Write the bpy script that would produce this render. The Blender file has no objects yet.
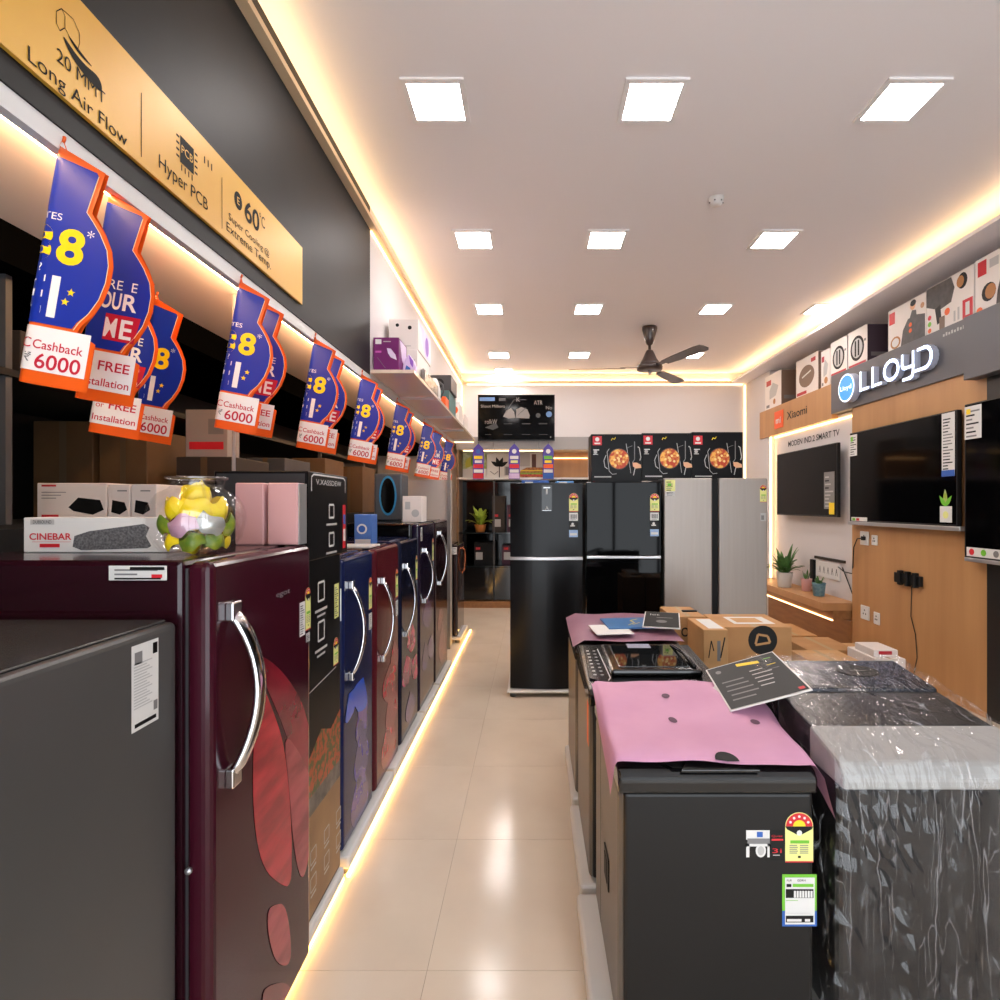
import bpy, bmesh, math, random
from mathutils import Vector, Matrix
random.seed(7)
S = bpy.context.scene
COL = S.collection
PI = math.pi
# ---------------------------------------------------------------- camera, world, exposure
CAMZ = 1.6
cam_d = bpy.data.cameras.new('camera'); cam = bpy.data.objects.new('camera', cam_d); COL.objects.link(cam)
cam.location = (0, 0, CAMZ); cam.rotation_euler = (PI/2, 0, 0)
cam_d.sensor_width = 36; cam_d.lens = 19.8; cam_d.shift_x = -.033; cam_d.shift_y = .005; cam_d.clip_start = .05
S.camera = cam
w = bpy.data.worlds.new('daylight'); S.world = w; w.use_nodes = True
w.node_tree.nodes['Background'].inputs[0].default_value = (.88, .94, 1, 1)
w.node_tree.nodes['Background'].inputs[1].default_value = 2.2
S.view_settings.view_transform = 'Standard'; S.view_settings.look = 'None'
S.view_settings.gamma = 1; S.view_settings.use_curve_mapping = False
S.view_settings.exposure = 1.1
S.cycles.use_denoising = True
S.cycles.caustics_reflective = False; S.cycles.caustics_refractive = False
S.cycles.sample_clamp_indirect = 6
PANEL_E, COVE_E, STRIP_E, FLOORLED_E = 27.0, 9.0, 3.2, 8.0

# ---------------------------------------------------------------- materials
def lin(c):
    r = []
    for x in c[:3]:
        x /= 255.0
        r.append(x/12.92 if x <= .04045 else ((x+.055)/1.055)**2.4)
    return (r[0], r[1], r[2], 1)
MC = {}
def mat(name, c, rough=.5, metal=0, emit=0, coat=0, c2=None, scale=8, stretch=(1,1,1), bump=0, spec=.5, bscale=None, sharp=None, detail=4):
    if name in MC: return MC[name]
    m = bpy.data.materials.new(name); MC[name] = m; m.use_nodes = True
    nt = m.node_tree; b = nt.nodes['Principled BSDF']
    b.inputs['Base Color'].default_value = lin(c); b.inputs['Roughness'].default_value = rough
    b.inputs['Metallic'].default_value = metal; b.inputs['Coat Weight'].default_value = coat
    b.inputs['Coat Roughness'].default_value = .04
    b.inputs['Specular IOR Level'].default_value = spec
    if emit:
        b.inputs['Emission Color'].default_value = lin(c); b.inputs['Emission Strength'].default_value = emit
    if c2 is not None or bump:
        tc = nt.nodes.new('ShaderNodeTexCoord'); mp = nt.nodes.new('ShaderNodeMapping')
        mp.inputs['Scale'].default_value = stretch; nt.links.new(tc.outputs['Object'], mp.inputs[0])
        nz = nt.nodes.new('ShaderNodeTexNoise'); nz.inputs['Scale'].default_value = scale; nz.inputs['Detail'].default_value = detail
        nt.links.new(mp.outputs[0], nz.inputs['Vector'])
        if c2 is not None:
            rp = nt.nodes.new('ShaderNodeValToRGB'); lo, hi = sharp or (.35, .65)
            rp.color_ramp.elements[0].position = lo; rp.color_ramp.elements[1].position = hi
            rp.color_ramp.elements[0].color = lin(c); rp.color_ramp.elements[1].color = lin(c2)
            nt.links.new(nz.outputs[0], rp.inputs[0]); nt.links.new(rp.outputs[0], b.inputs['Base Color'])
        if bump:
            bp = nt.nodes.new('ShaderNodeBump'); bp.inputs['Strength'].default_value = bump; bp.inputs['Distance'].default_value = .01
            src = nz
            if bscale:
                src = nt.nodes.new('ShaderNodeTexNoise'); src.inputs['Scale'].default_value = bscale
                nt.links.new(mp.outputs[0], src.inputs['Vector'])
            nt.links.new(src.outputs[0], bp.inputs['Height']); nt.links.new(bp.outputs[0], b.inputs['Normal'])
    return m
def film(name, fac=.14, rough=.12, tint=(255,255,255), bump=.6, scale=9, stretch=(1,1,1), haze=0):
    if name in MC: return MC[name]
    m = bpy.data.materials.new(name); MC[name] = m; m.use_nodes = True
    nt = m.node_tree; nt.nodes.clear()
    o = nt.nodes.new('ShaderNodeOutputMaterial'); mx = nt.nodes.new('ShaderNodeMixShader'); t = nt.nodes.new('ShaderNodeBsdfTransparent')
    g = nt.nodes.new('ShaderNodeBsdfGlossy'); g.inputs['Roughness'].default_value = rough; t.inputs[0].default_value = lin(tint)
    mx.inputs[0].default_value = fac
    nt.links.new(t.outputs[0], mx.inputs[1]); nt.links.new(g.outputs[0], mx.inputs[2])
    last = mx
    if haze:
        df = nt.nodes.new('ShaderNodeBsdfDiffuse'); df.inputs[0].default_value = (.9, .9, .92, 1)
        m2 = nt.nodes.new('ShaderNodeMixShader'); m2.inputs[0].default_value = haze
        nt.links.new(mx.outputs[0], m2.inputs[1]); nt.links.new(df.outputs[0], m2.inputs[2]); last = m2
    nt.links.new(last.outputs[0], o.inputs[0])
    if bump:
        tc = nt.nodes.new('ShaderNodeTexCoord'); mp = nt.nodes.new('ShaderNodeMapping'); mp.inputs['Scale'].default_value = stretch
        nz = nt.nodes.new('ShaderNodeTexNoise'); nz.inputs['Scale'].default_value = scale; nz.inputs['Detail'].default_value = 3; nz.inputs['Distortion'].default_value = .8
        bp = nt.nodes.new('ShaderNodeBump'); bp.inputs['Strength'].default_value = bump; bp.inputs['Distance'].default_value = .05
        nt.links.new(tc.outputs['Object'], mp.inputs[0]); nt.links.new(mp.outputs[0], nz.inputs['Vector'])
        nt.links.new(nz.outputs[0], bp.inputs['Height']); nt.links.new(bp.outputs[0], g.inputs['Normal'])
    return m
def crinkle_glints(name):
    m = film(name, .05, .06, bump=.25, scale=5, stretch=(4,1.5,.5)); nt = m.node_tree
    out = [n for n in nt.nodes if n.type == 'OUTPUT_MATERIAL'][0]; base = out.inputs[0].links[0].from_node
    tc = [n for n in nt.nodes if n.type == 'TEX_COORD'][0]
    prev = base
    for sc, st, wd, fac in ((4.0,(5,1.3,.35),.016,.34),(9.0,(4,1.2,.3),.012,.3),(7.0,(3,3,.9),.014,.16)):  # noise lines mix in white: pale creases plus painted streaky highlights
        mp = nt.nodes.new('ShaderNodeMapping'); mp.inputs['Scale'].default_value = st; mp.inputs['Location'].default_value = (sc,sc*.3,0)
        nz = nt.nodes.new('ShaderNodeTexNoise'); nz.inputs['Scale'].default_value = sc; nz.inputs['Detail'].default_value = 1; nz.inputs['Distortion'].default_value = .25
        a = nt.nodes.new('ShaderNodeMath'); a.operation = 'SUBTRACT'; a.inputs[1].default_value = .5
        b = nt.nodes.new('ShaderNodeMath'); b.operation = 'ABSOLUTE'
        r = nt.nodes.new('ShaderNodeMapRange'); r.inputs['From Min'].default_value = 0; r.inputs['From Max'].default_value = wd; r.inputs['To Min'].default_value = fac; r.inputs['To Max'].default_value = 0
        n2 = nt.nodes.new('ShaderNodeTexNoise'); n2.inputs['Scale'].default_value = 3.5; rr = nt.nodes.new('ShaderNodeMapRange'); rr.inputs['From Min'].default_value = .42; rr.inputs['From Max'].default_value = .62
        mu = nt.nodes.new('ShaderNodeMath'); mu.operation = 'MULTIPLY'
        df = nt.nodes.new('ShaderNodeBsdfDiffuse'); df.inputs[0].default_value = (.85,.85,.88,1); mx = nt.nodes.new('ShaderNodeMixShader')
        L = nt.links.new; L(tc.outputs['Object'], mp.inputs[0]); L(mp.outputs[0], nz.inputs['Vector']); L(nz.outputs[0], a.inputs[0]); L(a.outputs[0], b.inputs[0]); L(b.outputs[0], r.inputs['Value'])
        L(mp.outputs[0], n2.inputs['Vector']); L(n2.outputs[0], rr.inputs['Value']); L(r.outputs[0], mu.inputs[0]); L(rr.outputs[0], mu.inputs[1])
        L(mu.outputs[0], mx.inputs[0]); L(prev.outputs[0], mx.inputs[1]); L(df.outputs[0], mx.inputs[2]); prev = mx
    nt.links.new(prev.outputs[0], out.inputs[0])
    return m
WHITE = mat('white_paint', (210,204,203), .7)
CEIL = mat('ceiling_paint', (246,241,242), .8)
BLK = mat('black_matte', (9,9,10), .6, spec=.3)
BLKG = mat('black_gloss', (6,6,7), .08, spec=.45)
CHAR = mat('charcoal_panel', (27,26,25), .5, c2=(31,30,29), scale=3, spec=.18)
PWHITE = mat('print_white', (216,214,211), .45)
PBLACK = mat('print_black', (9,9,9), .5, spec=.3)
PGREY = mat('print_grey', (120,118,118), .5)
PLGREY = mat('print_light_grey', (180,178,176), .5)
PRED = mat('print_red', (200,30,42), .5)
PYEL = mat('print_yellow', (240,205,30), .5)
PGRN = mat('print_green', (110,185,50), .5)
PLYEL = mat('print_pale_yellow', (225,225,140), .5)
PBLUE = mat('print_blue', (40,90,170), .5)
PORG = mat('print_orange', (235,95,25), .5)
CHROME = mat('chrome', (215,214,216), .1, 1)
SILV = mat('silver_plastic', (190,190,192), .3, .7)
CARD = mat('kraft_cardboard', (172,126,80), .75, c2=(184,138,90), scale=5, bump=.05)
CARD2 = mat('kraft_cardboard_pale', (196,152,102), .75, c2=(184,138,90), scale=4)
TAPE = mat('packing_tape', (205,178,140), .25)
OAK = mat('oak_veneer', (188,140,92), .42, c2=(170,122,78), scale=1.6, stretch=(5,5,.35), detail=8, sharp=(.3,.75))
OAKD = mat('oak_veneer_dark', (150,104,60), .45, c2=(134,90,52), scale=3.2, stretch=(6,1,6))
GREYFASCIA = mat('grey_fascia', (84,84,89), .4)
WARM = (255,212,150)
LEDW = mat('led_warm', WARM, emit=COVE_E)
LEDT = mat('led_tube', (255,205,140), emit=STRIP_E)
LEDF = mat('led_floor', (255,196,105), emit=FLOORLED_E)
PANEL = mat('panel_diffuser', (255,248,245), emit=PANEL_E)
LETTER = mat('letter_lit', (225,235,255), emit=.9)
STANDW = mat('stand_plastic', (205,202,198), .45)
SCREEN = mat('tv_screen', (4,4,5), .08, spec=.12)

# ---------------------------------------------------------------- mesh builder
class PL:
    def __init__(s, o, u, v):
        s.o = Vector(o); s.u = Vector(u); s.v = Vector(v); s.n = s.u.cross(s.v).normalized()
    def p(s, a, b, c=0): return s.o + s.u*a + s.v*b + s.n*c
def PF(x, y, z): return PL((x,y,z), (1,0,0), (0,0,1))      # faces the entrance (-Y)
def PA(x, y, z): return PL((x,y,z), (0,1,0), (0,0,1))      # on the left, faces the aisle (+X)
def PR(x, y, z): return PL((x,y,z), (0,-1,0), (0,0,1))     # on the right, faces the aisle (-X)
def PT(x, y, z): return PL((x,y,z), (1,0,0), (0,1,0))      # lies flat, faces up
TXT = {}
def text2d(s, bold=0):
    k = (s, bold)
    if k not in TXT:
        c = bpy.data.curves.new('t', 'FONT'); c.body = s; c.resolution_u = 4; c.offset = bold; c.fill_mode = 'FRONT'
        o = bpy.data.objects.new('t', c); me = bpy.data.meshes.new_from_object(o)
        vs = [(v.co.x, v.co.y) for v in me.vertices]; fs = [tuple(p.vertices) for p in me.polygons]
        bpy.data.objects.remove(o); bpy.data.curves.remove(c); bpy.data.meshes.remove(me)
        TXT[k] = (vs, fs)
    return TXT[k]
ORG = {}
class MB:
    def __init__(s): s.v = []; s.f = []; s.m = []; s.s = []; s.mats = []
    def mi(s, m):
        if m not in s.mats: s.mats.append(m)
        return s.mats.index(m)
    def add(s, vs, fs, m, smooth=False):
        n = len(s.v); i = s.mi(m); s.v += [tuple(v) for v in vs]
        for f in fs: s.f.append(tuple(q+n for q in f)); s.m.append(i); s.s.append(smooth)
        return s
    def bm(s, b, m, smooth=True):
        b.verts.index_update()
        s.add([v.co.copy() for v in b.verts], [[v.index for v in f.verts] for f in b.faces], m, smooth); b.free(); return s
    def box(s, x0, x1, y0, y1, z0, z1, m, r=0, seg=2, mtx=None):
        b = bmesh.new(); bmesh.ops.create_cube(b, size=1)
        for v in b.verts: v.co = ((x0+x1)/2+v.co.x*(x1-x0), (y0+y1)/2+v.co.y*(y1-y0), (z0+z1)/2+v.co.z*(z1-z0))
        if r: bmesh.ops.bevel(b, geom=list(b.edges), offset=r, segments=seg, profile=.5, affect='EDGES')
        if mtx is not None:
            for v in b.verts: v.co = mtx @ v.co
        return s.bm(b, m, False)
    def zprism(s, poly, z0, z1, m, r=0, seg=2):
        b = bmesh.new(); n = len(poly)
        lo = [b.verts.new((x,y,z0)) for x,y in poly]; hi = [b.verts.new((x,y,z1)) for x,y in poly]
        b.faces.new(lo[::-1]); b.faces.new(hi)
        for i in range(n): b.faces.new((lo[i], lo[(i+1)%n], hi[(i+1)%n], hi[i]))
        bmesh.ops.recalc_face_normals(b, faces=b.faces)
        if r: bmesh.ops.bevel(b, geom=list(b.edges), offset=r, segments=seg, profile=.5, affect='EDGES')
        return s.bm(b, m, False)
    def prism(s, poly, pl, t, m, off=0, r=0):
        b = bmesh.new(); n = len(poly)
        lo = [b.verts.new(pl.p(x,y,off)) for x,y in poly]; hi = [b.verts.new(pl.p(x,y,off+t)) for x,y in poly]
        b.faces.new(lo[::-1]); b.faces.new(hi)
        for i in range(n): b.faces.new((lo[i], lo[(i+1)%n], hi[(i+1)%n], hi[i]))
        bmesh.ops.recalc_face_normals(b, faces=b.faces)
        if r: bmesh.ops.bevel(b, geom=list(b.edges), offset=r, segments=2, profile=.5, affect='EDGES')
        return s.bm(b, m, False)
    def poly(s, pts, pl, m, off=.001):
        return s.add([pl.p(x,y,off) for x,y in pts], [tuple(range(len(pts)))], m)
    def rect(s, a0, a1, b0, b1, pl, m, off=.001): return s.poly([(a0,b0),(a1,b0),(a1,b1),(a0,b1)], pl, m, off)
    def disc(s, a, b, r, pl, m, off=.001, n=20, rb=None, a0=0, a1=2*PI):
        rb = rb or r; full = abs(a1-a0-2*PI) < 1e-6; k = n if full else n+1
        return s.poly([(a+r*math.cos(a0+(a1-a0)*i/n), b+rb*math.sin(a0+(a1-a0)*i/n)) for i in range(k)], pl, m, off)
    def line(s, pts, wd, pl, m, off=.001):
        for (a,b),(c,d) in zip(pts, pts[1:]):
            L = math.hypot(c-a, d-b) or 1; nx, ny = -(d-b)/L*wd/2, (c-a)/L*wd/2
            s.poly([(a+nx,b+ny),(a-nx,b-ny),(c-nx,d-ny),(c+nx,d+ny)], pl, m, off)
        return s
    def text(s, t, a, b, h, pl, m, off=.0015, w=None, bold=0, al='C', fn=None, slant=0):
        vs, fs = text2d(t, bold)
        if not vs: return s
        x0 = min(v[0] for v in vs); x1 = max(v[0] for v in vs); k = h/.72; kx = k if w is None else w/(x1-x0)
        ox = {'C': a-kx*(x0+x1)/2, 'L': a-kx*x0, 'R': a-kx*x1}[al]
        q = [(ox+kx*v[0]+slant*v[1]*k, b+k*v[1]) for v in vs]
        return s.add([fn(x,y,off) if fn else pl.p(x,y,off) for x,y in q], fs, m)
    def lathe(s, prof, c, m, n=24, smooth=True, axis=None):
        vs = []; fs = []; c = Vector(c)
        for r, z in prof:
            for i in range(n):
                a = 2*PI*i/n; p = Vector((r*math.cos(a), r*math.sin(a), z))
                if axis is not None: p = axis @ p
                vs.append(c+p)
        for j in range(len(prof)-1):
            for i in range(n): fs.append((j*n+i, j*n+(i+1)%n, (j+1)*n+(i+1)%n, (j+1)*n+i))
        if prof[0][0] > 1e-5: fs.append(tuple(range(n))[::-1])
        if prof[-1][0] > 1e-5: fs.append(tuple((len(prof)-1)*n+i for i in range(n)))
        return s.add(vs, fs, m, smooth)
    def tube(s, path, r, m, n=8, flat=None, caps=True, smooth=True):
        vs = []; fs = []; P = [Vector(p) for p in path]; k = len(P); up = None
        for i, p in enumerate(P):
            t = (P[min(i+1,k-1)]-P[max(i-1,0)]).normalized()
            if up is None: up = t.orthogonal().normalized() if flat is None else Vector(flat)
            a = (up - t*up.dot(t)).normalized(); up = a; b = t.cross(a)
            ri = r(i/(k-1)) if callable(r) else r
            ra, rb = ri if isinstance(ri, tuple) else (ri, ri)
            for j in range(n):
                q = 2*PI*j/n; vs.append(p + a*ra*math.cos(q) + b*rb*math.sin(q))
        for i in range(k-1):
            for j in range(n): fs.append((i*n+j, i*n+(j+1)%n, (i+1)*n+(j+1)%n, (i+1)*n+j))
        if caps: fs.append(tuple(range(n))[::-1]); fs.append(tuple((k-1)*n+j for j in range(n)))
        return s.add(vs, fs, m, smooth)
    def grid(s, rows, m, smooth=True):
        k = len(rows[0]); vs = [v for r in rows for v in r]; fs = []
        for i in range(len(rows)-1):
            for j in range(k-1): fs.append((i*k+j, i*k+j+1, (i+1)*k+j+1, (i+1)*k+j))
        return s.add(vs, fs, m, smooth)
    def mesh(s, name, o):
        me = bpy.data.meshes.new(name); me.from_pydata([(x-o[0], y-o[1], z-o[2]) for x,y,z in s.v], [], s.f)
        for m in s.mats: me.materials.append(m)
        me.polygons.foreach_set('material_index', s.m); me.polygons.foreach_set('use_smooth', s.s)
        me.update(); return me
    def build(s, name, parent=None, label=None, cat=None, group=None, kind=None):
        if parent is None:
            xs, ys, zs = zip(*s.v); o = ((min(xs)+max(xs))/2, (min(ys)+max(ys))/2, min(zs))
        else: o = ORG[parent.name]
        ob = bpy.data.objects.new(name, s.mesh(name, o)); COL.objects.link(ob)
        if parent is None: ob.location = o
        else: ob.parent = parent
        ORG[ob.name] = o
        return tag(ob, label, cat, group, kind)
def tag(o, label=None, cat=None, group=None, kind=None):
    for k, v in (('label',label),('category',cat),('group',group),('kind',kind)):
        if v: o[k] = v
    return o
def thing(name, loc, label, cat, group=None):
    o = bpy.data.objects.new(name, None); COL.objects.link(o); o.location = loc; o.empty_display_size = .05
    ORG[o.name] = tuple(loc); return tag(o, label, cat, group)
def copy_tree(o, parent=None):
    c = o.copy(); COL.objects.link(c); c.parent = parent; ORG[c.name] = ORG[o.name]
    for ch in list(o.children): copy_tree(ch, c)
    return c
def struct(mb, name): return mb.build(name, kind='structure')
def B(*a, **k): return MB().box(*a, **k)
# ================================================================= THE ROOM
GROUT = mat('floor_grout', (150,128,108), .6)
TILEM = mat('floor_tile_polished', (216,200,180), .16, c2=(209,192,172), scale=2.5, spec=.4)
fl = struct(B(-2.7, 4.05, -1.5, 9.35, -.1, -.003, GROUT), 'floor')
tm = None
for i in range(-4, 7):
    for j in range(-5, 11):
        x, y = -.364+i*.74, 1.89+j*.74
        if x > 3.9 or y > 9.2 or y < -1.6 or x < -2.75: continue
        if tm is None: tm = B(.0008, .7392, .0008, .7392, -.012, 0, TILEM).mesh('tile', (0,0,0))
        t = bpy.data.objects.new('tile', tm); COL.objects.link(t); t.parent = fl
        o = ORG[fl.name]; t.location = (x-o[0], y-o[1], 0-o[2])
struct(B(-1.32, 4.05, -1.5, 9.3, 3.8, 3.88, CEIL), 'ceiling')
struct(B(-2.7, 3.95, 9.2, 9.3, 0, 3.8, WHITE), 'wall_back')
struct(B(-1.3, -1.2, 4.05, 9.2, 2.56, 3.8, WHITE), 'wall_left_upper')
struct(B(-2.7, -2.6, -1.5, 9.3, 0, 2.56, mat('recess_dark', (22,21,22), .35)), 'wall_left')
SOF = mat('soffit_laminate', (232,216,204), .3)
mb = B(-2.7, -1.3, -1.5, 9.2, 2.56, 2.64, SOF); mb.box(-2.6, -1.78, -1.5, 9.2, 2.42, 2.559, mat('header_black',(6,6,6),.8,spec=0)); struct(mb, 'trim_recess_soffit')
struct(B(3.95, 4.05, -1.5, 9.3, 0, 3.8, WHITE), 'wall_right')
LIP = mat('cove_lip', (214,186,150), .5)
struct(B(-1.2, -1.15, -1.5, 9.2, 3.63, 3.662, LIP), 'trim_1')
struct(B(-1.15, 3.55, 9.13, 9.2, 3.63, 3.662, LIP), 'trim_2')
struct(B(3.3, 3.95, -1.5, 9.2, 3.625, 3.655, CEIL), 'trim_3')
LEDU = mat('led_uplight', (255,205,150), emit=40)
def led(x0,x1,y0,y1,z0,z1,m,label): return B(x0,x1,y0,y1,z0,z1,m).build('led_strip', label=label, cat='light strip', group='warm LED strips')
led(-1.198,-1.175,-1.4,9.15,3.662,3.67,LEDW,'warm LED strip in the ceiling cove along the left wall')
led(-1.1,3.3,9.16,9.19,3.662,3.67,LEDW,'warm LED strip in the ceiling cove above the back wall')
led(3.36,3.385,-1.4,9.1,3.655,3.663,LEDW,'warm LED strip in the ceiling cove above the boxed appliances on the right')
led(-1.1,3.5,9.19,9.2,3.605,3.625,LEDT,'warm LED line along the top of the white back wall')
led(-1.2,-1.185,9.18,9.2,2.68,3.6,LEDT,'vertical LED line at the left edge of the white back wall')
led(3.53,3.55,9.18,9.2,1.2,3.6,LEDT,'vertical LED line at the right edge of the back wall')
led(-1.2,-1.19,4.06,9.15,3.61,3.625,LEDT,'LED line under the ceiling lip on the white left wall above the boxes')
mb = B(-2.7, -1.1, -1.6, -1.5, 0, 3.8, WHITE); mb.box(3.4, 4.05, -1.6, -1.5, 0, 3.8, WHITE); mb.box(-1.1, 3.4, -1.6, -1.5, 3.2, 3.8, WHITE); struct(mb, 'wall_front_unseen')  # unseen front wall, added to cut skylight and shape reflections in the fridges
mb = MB()
for x in (-1.1,-.2,.7,1.6,2.5,3.35): mb.box(x,x+.05,-1.58,-1.52,0,3.2,BLK)
mb.box(-1.05,3.35,-1.58,-1.52,2.1,2.2,BLK); struct(mb, 'door_frame_unseen')  # unseen mullion frame, added so glossy doors reflect broken-up bright panes
# right hand wall: black panel, oak panel, white niche, pillar
struct(B(3.4, 3.5, -1.5, 4.12, 0, 2.62, mat('right_black_panel', (16,16,17), .4)), 'wall_right_black_panel')
mb = B(3.4, 3.47, 4.12, 5.86, 0, 2.7, OAK); struct(mb, 'wall_right_oak_panel')
struct(B(3.47, 3.55, 5.86, 7.9, 0, 2.62, WHITE), 'wall_right_niche')
mb = B(3.42, 3.95, 7.9, 8.25, 0, 2.585, WHITE); mb.box(3.55, 3.95, 8.25, 9.2, 0, 3.62, WHITE); struct(mb, 'wall_right_pillar')
struct(B(3.38, 3.47, 5.86, 7.9, 0, .36, OAKD), 'wall_right_oak_skirt')
led(3.4,3.42,7.875,7.9,.56,2.575,LEDT,'vertical LED line at the far edge of the white television niche')
led(3.45,3.47,5.87,7.87,2.555,2.575,LEDT,'LED line under the oak sign above the niche television')
led(3.205,3.219,5.9,7.9,.358,.369,LEDT,'LED line beneath the oak ledge with the plants')
led(-1.246,-1.236,.3,8.3,2.508,2.522,LEDU,'LED line in the white channel under the soffit edge over the posters')
B(-1.235,-1.205,.3,8.3,2.505,2.559,PWHITE).build('led_channel', label='white aluminium channel under the soffit edge above the hanging posters', cat='channel')
# floor-level glow under the left row
led(-.815,-.803,.3,2.34,.004,.016,LEDF,'LED strip on the floor under the near end of the left fridge row')
led(-.8,-.788,2.36,7.0,.004,.016,LEDF,'LED strip on the floor under the far end of the left fridge row')

# ---------------------------------------------------------------- ceiling fittings
FRAME = mat('panel_frame', (245,242,242), .5)
def plight(name):
    r = thing('ceiling_light', (0,0,0), 'x', 'ceiling light', 'square ceiling panel lights')
    mb = MB(); a, b = .165, .136
    for x0,x1,y0,y1 in ((-a,a,-a,-b),(-a,a,b,a),(-a,-b,-b,b),(b,a,-b,b)): mb.box(x0,x1,y0,y1,-.012,0,FRAME)
    mb.build('frame', r); B(-b,b,-b,b,-.008,-.001,PANEL).build('diffuser', r)
    return r
L0 = None
rows = [('nearest row', 2.883, ((-.503,'left'),(.62,'middle'),(1.924,'right'))),
        ('second row', 4.387, ((-.47,'left'),(.582,'middle'),(1.92,'right'))),
        ('third row', 5.94, ((-.47,'leftmost'),(.594,'second from left'),(1.965,'third from left'),(3.12,'by the right cove'))),
        ('fourth row', 7.76, ((-.48,'left'),(.65,'middle'),(2.24,'behind the fan'))),
        ('last row by the back wall', 8.93, ((-.46,'above the television'),))]
for rn, d, cs in rows:
    for x, nm in cs:
        if L0 is None: L0 = plight(''); o = L0
        else: o = copy_tree(L0)
        o.location = (x*1.038, min(d*1.038,9.0), 3.8); o['label'] = 'square white ceiling panel light, %s, %s' % (rn, nm)
r = thing('smoke_detector', (1.314,3.945,3.8), 'round white smoke detector on the ceiling right of the middle lights', 'smoke detector')
MB().lathe([(.0,0),(.055,0),(.055,-.012),(.045,-.03),(.042,-.045),(.02,-.055),(0,-.055)], (1.314,3.945,3.8), PWHITE).build('body', r)
mb = MB()
for k in range(6):
    a = k*PI/3; c = Vector((1.314+.047*math.cos(a), 3.945+.047*math.sin(a), 3.768)); mb.box(c.x-.004,c.x+.004,c.y-.004,c.y+.004,c.z-.004,c.z+.002, PBLACK)
mb.build('vent_slot', r)
# fan
FAN = mat('fan_brown', (58,44,40), .3, coat=.3)
fx, fy = 1.442, 6.8
r = thing('ceiling_fan', (fx,fy,3.21), 'dark brown three-bladed ceiling fan hanging at the far end', 'ceiling fan')
MB().lathe([(0,3.8),(.09,3.8),(.092,3.77),(.06,3.65),(.04,3.59),(.018,3.57),(.016,3.48)], (fx,fy,0), FAN).build('canopy', r)
MB().lathe([(.016,3.52),(.04,3.51),(.055,3.48),(.09,3.40),(.12,3.355),(.125,3.34)], (fx,fy,0), FAN).build('motor_cover', r)
MB().lathe([(.0,3.255),(.09,3.255),(.155,3.27),(.16,3.305),(.15,3.33),(.1,3.345),(0,3.345)], (fx,fy,0), FAN).build('motor', r)
MB().lathe([(.0,3.21),(.012,3.21),(.016,3.225),(.016,3.255),(0,3.255)], (fx,fy,0), SILV, n=10).build('bottom_cap', r)
for k in range(3):
    a = math.radians(-66+120*k); R = Matrix.Rotation(a, 4, 'Z') ; T = Matrix.Translation((fx,fy,3.295))
    tw = Matrix.Rotation(math.radians(-11), 4, 'X')
    mb = MB(); pts = [(.3,-.055),(.5,-.07),(.9,-.085),(.98,-.075),(1.0,-.03),(1.0,.04),(.96,.075),(.5,.065),(.3,.05)]
    b = bmesh.new(); lo = [b.verts.new(T@R@tw@Vector((x,y,-.004))) for x,y in pts]; hi = [b.verts.new(T@R@tw@Vector((x,y,.004))) for x,y in pts]
    b.faces.new(lo[::-1]); b.faces.new(hi)
    for i in range(len(pts)): b.faces.new((lo[i],lo[(i+1)%len(pts)],hi[(i+1)%len(pts)],hi[i]))
    mb.bm(b, FAN, False); bl = mb.build('blade', r)
    B(.1,.36,-.03,.03,.004,.012,FAN, mtx=T@R@tw).build('blade_bracket', bl)

# ================================================================= LEFT SIDE ABOVE THE FRIDGES
B(-1.3, -1.2, -1.5, 4.05, 2.56, 3.8, CHAR).build('fascia_panel', label='large dark charcoal wall panel behind the gold banner', cat='panel')
GOLD = mat('gold_vinyl', (208,152,40), .42, .1, c2=(218,166,58), scale=1.2, stretch=(1,1,1))
GINK = mat('banner_ink', (14,10,6), .6, spec=.15)
def chk(P, n=2):
    for _ in range(n): P = [r for a,b in zip(P, P[1:]+P[:1]) for r in ((a[0]*.75+b[0]*.25,a[1]*.75+b[1]*.25),(a[0]*.25+b[0]*.75,a[1]*.25+b[1]*.75))]
    return P
r = thing('banner', (-1.19,1.6,2.63), 'gold advertising banner with air flow, circuit board and temperature icons', 'banner')
B(-1.2, -1.188, .35, 2.833, 2.632, 2.925, GOLD).build('board', r)
pl = PA(-1.188, 0, 0)
mb = MB(); mb.text('20 MMT', 1.448, 2.708, .036, pl, GINK, w=.155); mb.build('air_flow_text', r)
mb = MB(); mb.text('Long Air Flow', 1.45, 2.645, .038, pl, GINK, w=.315); mb.build('air_flow_text', r)
mb = MB()
mb.line([(1.37,2.80),(1.37,2.83),(1.385,2.85),(1.395,2.84),(1.395,2.81),(1.38,2.79),(1.37,2.80)], .002, pl, GINK)
mb.line([(1.395,2.81),(1.42,2.79),(1.435,2.79),(1.44,2.81),(1.44,2.835),(1.42,2.855),(1.385,2.85)], .002, pl, GINK)
mb.poly(chk([(1.385,2.79),(1.40,2.765),(1.43,2.745),(1.47,2.735),(1.513,2.732),(1.516,2.755),(1.50,2.772),(1.46,2.766),(1.425,2.772)]), pl, GINK)
mb.poly(chk([(1.40,2.802),(1.42,2.785),(1.45,2.777),(1.49,2.78),(1.45,2.787),(1.42,2.797)]), pl, GINK)
mb.build('air_flow_icon', r)
MB().rect(1.666,1.669,2.655,2.85,pl,GINK).build('divider', r); MB().rect(2.098,2.101,2.655,2.85,pl,GINK).build('divider', r)
mb = MB(); mb.rect(1.85,1.925,2.755,2.845,pl,GINK)
for k in range(4):
    z = 2.765+.022*k; mb.rect(1.83,1.846,z,z+.007,pl,GINK); mb.rect(1.93,1.946,z,z+.007,pl,GINK)
    a = 1.856+.019*k; mb.rect(a,a+.005,2.73,2.75,pl,GINK)
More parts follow.
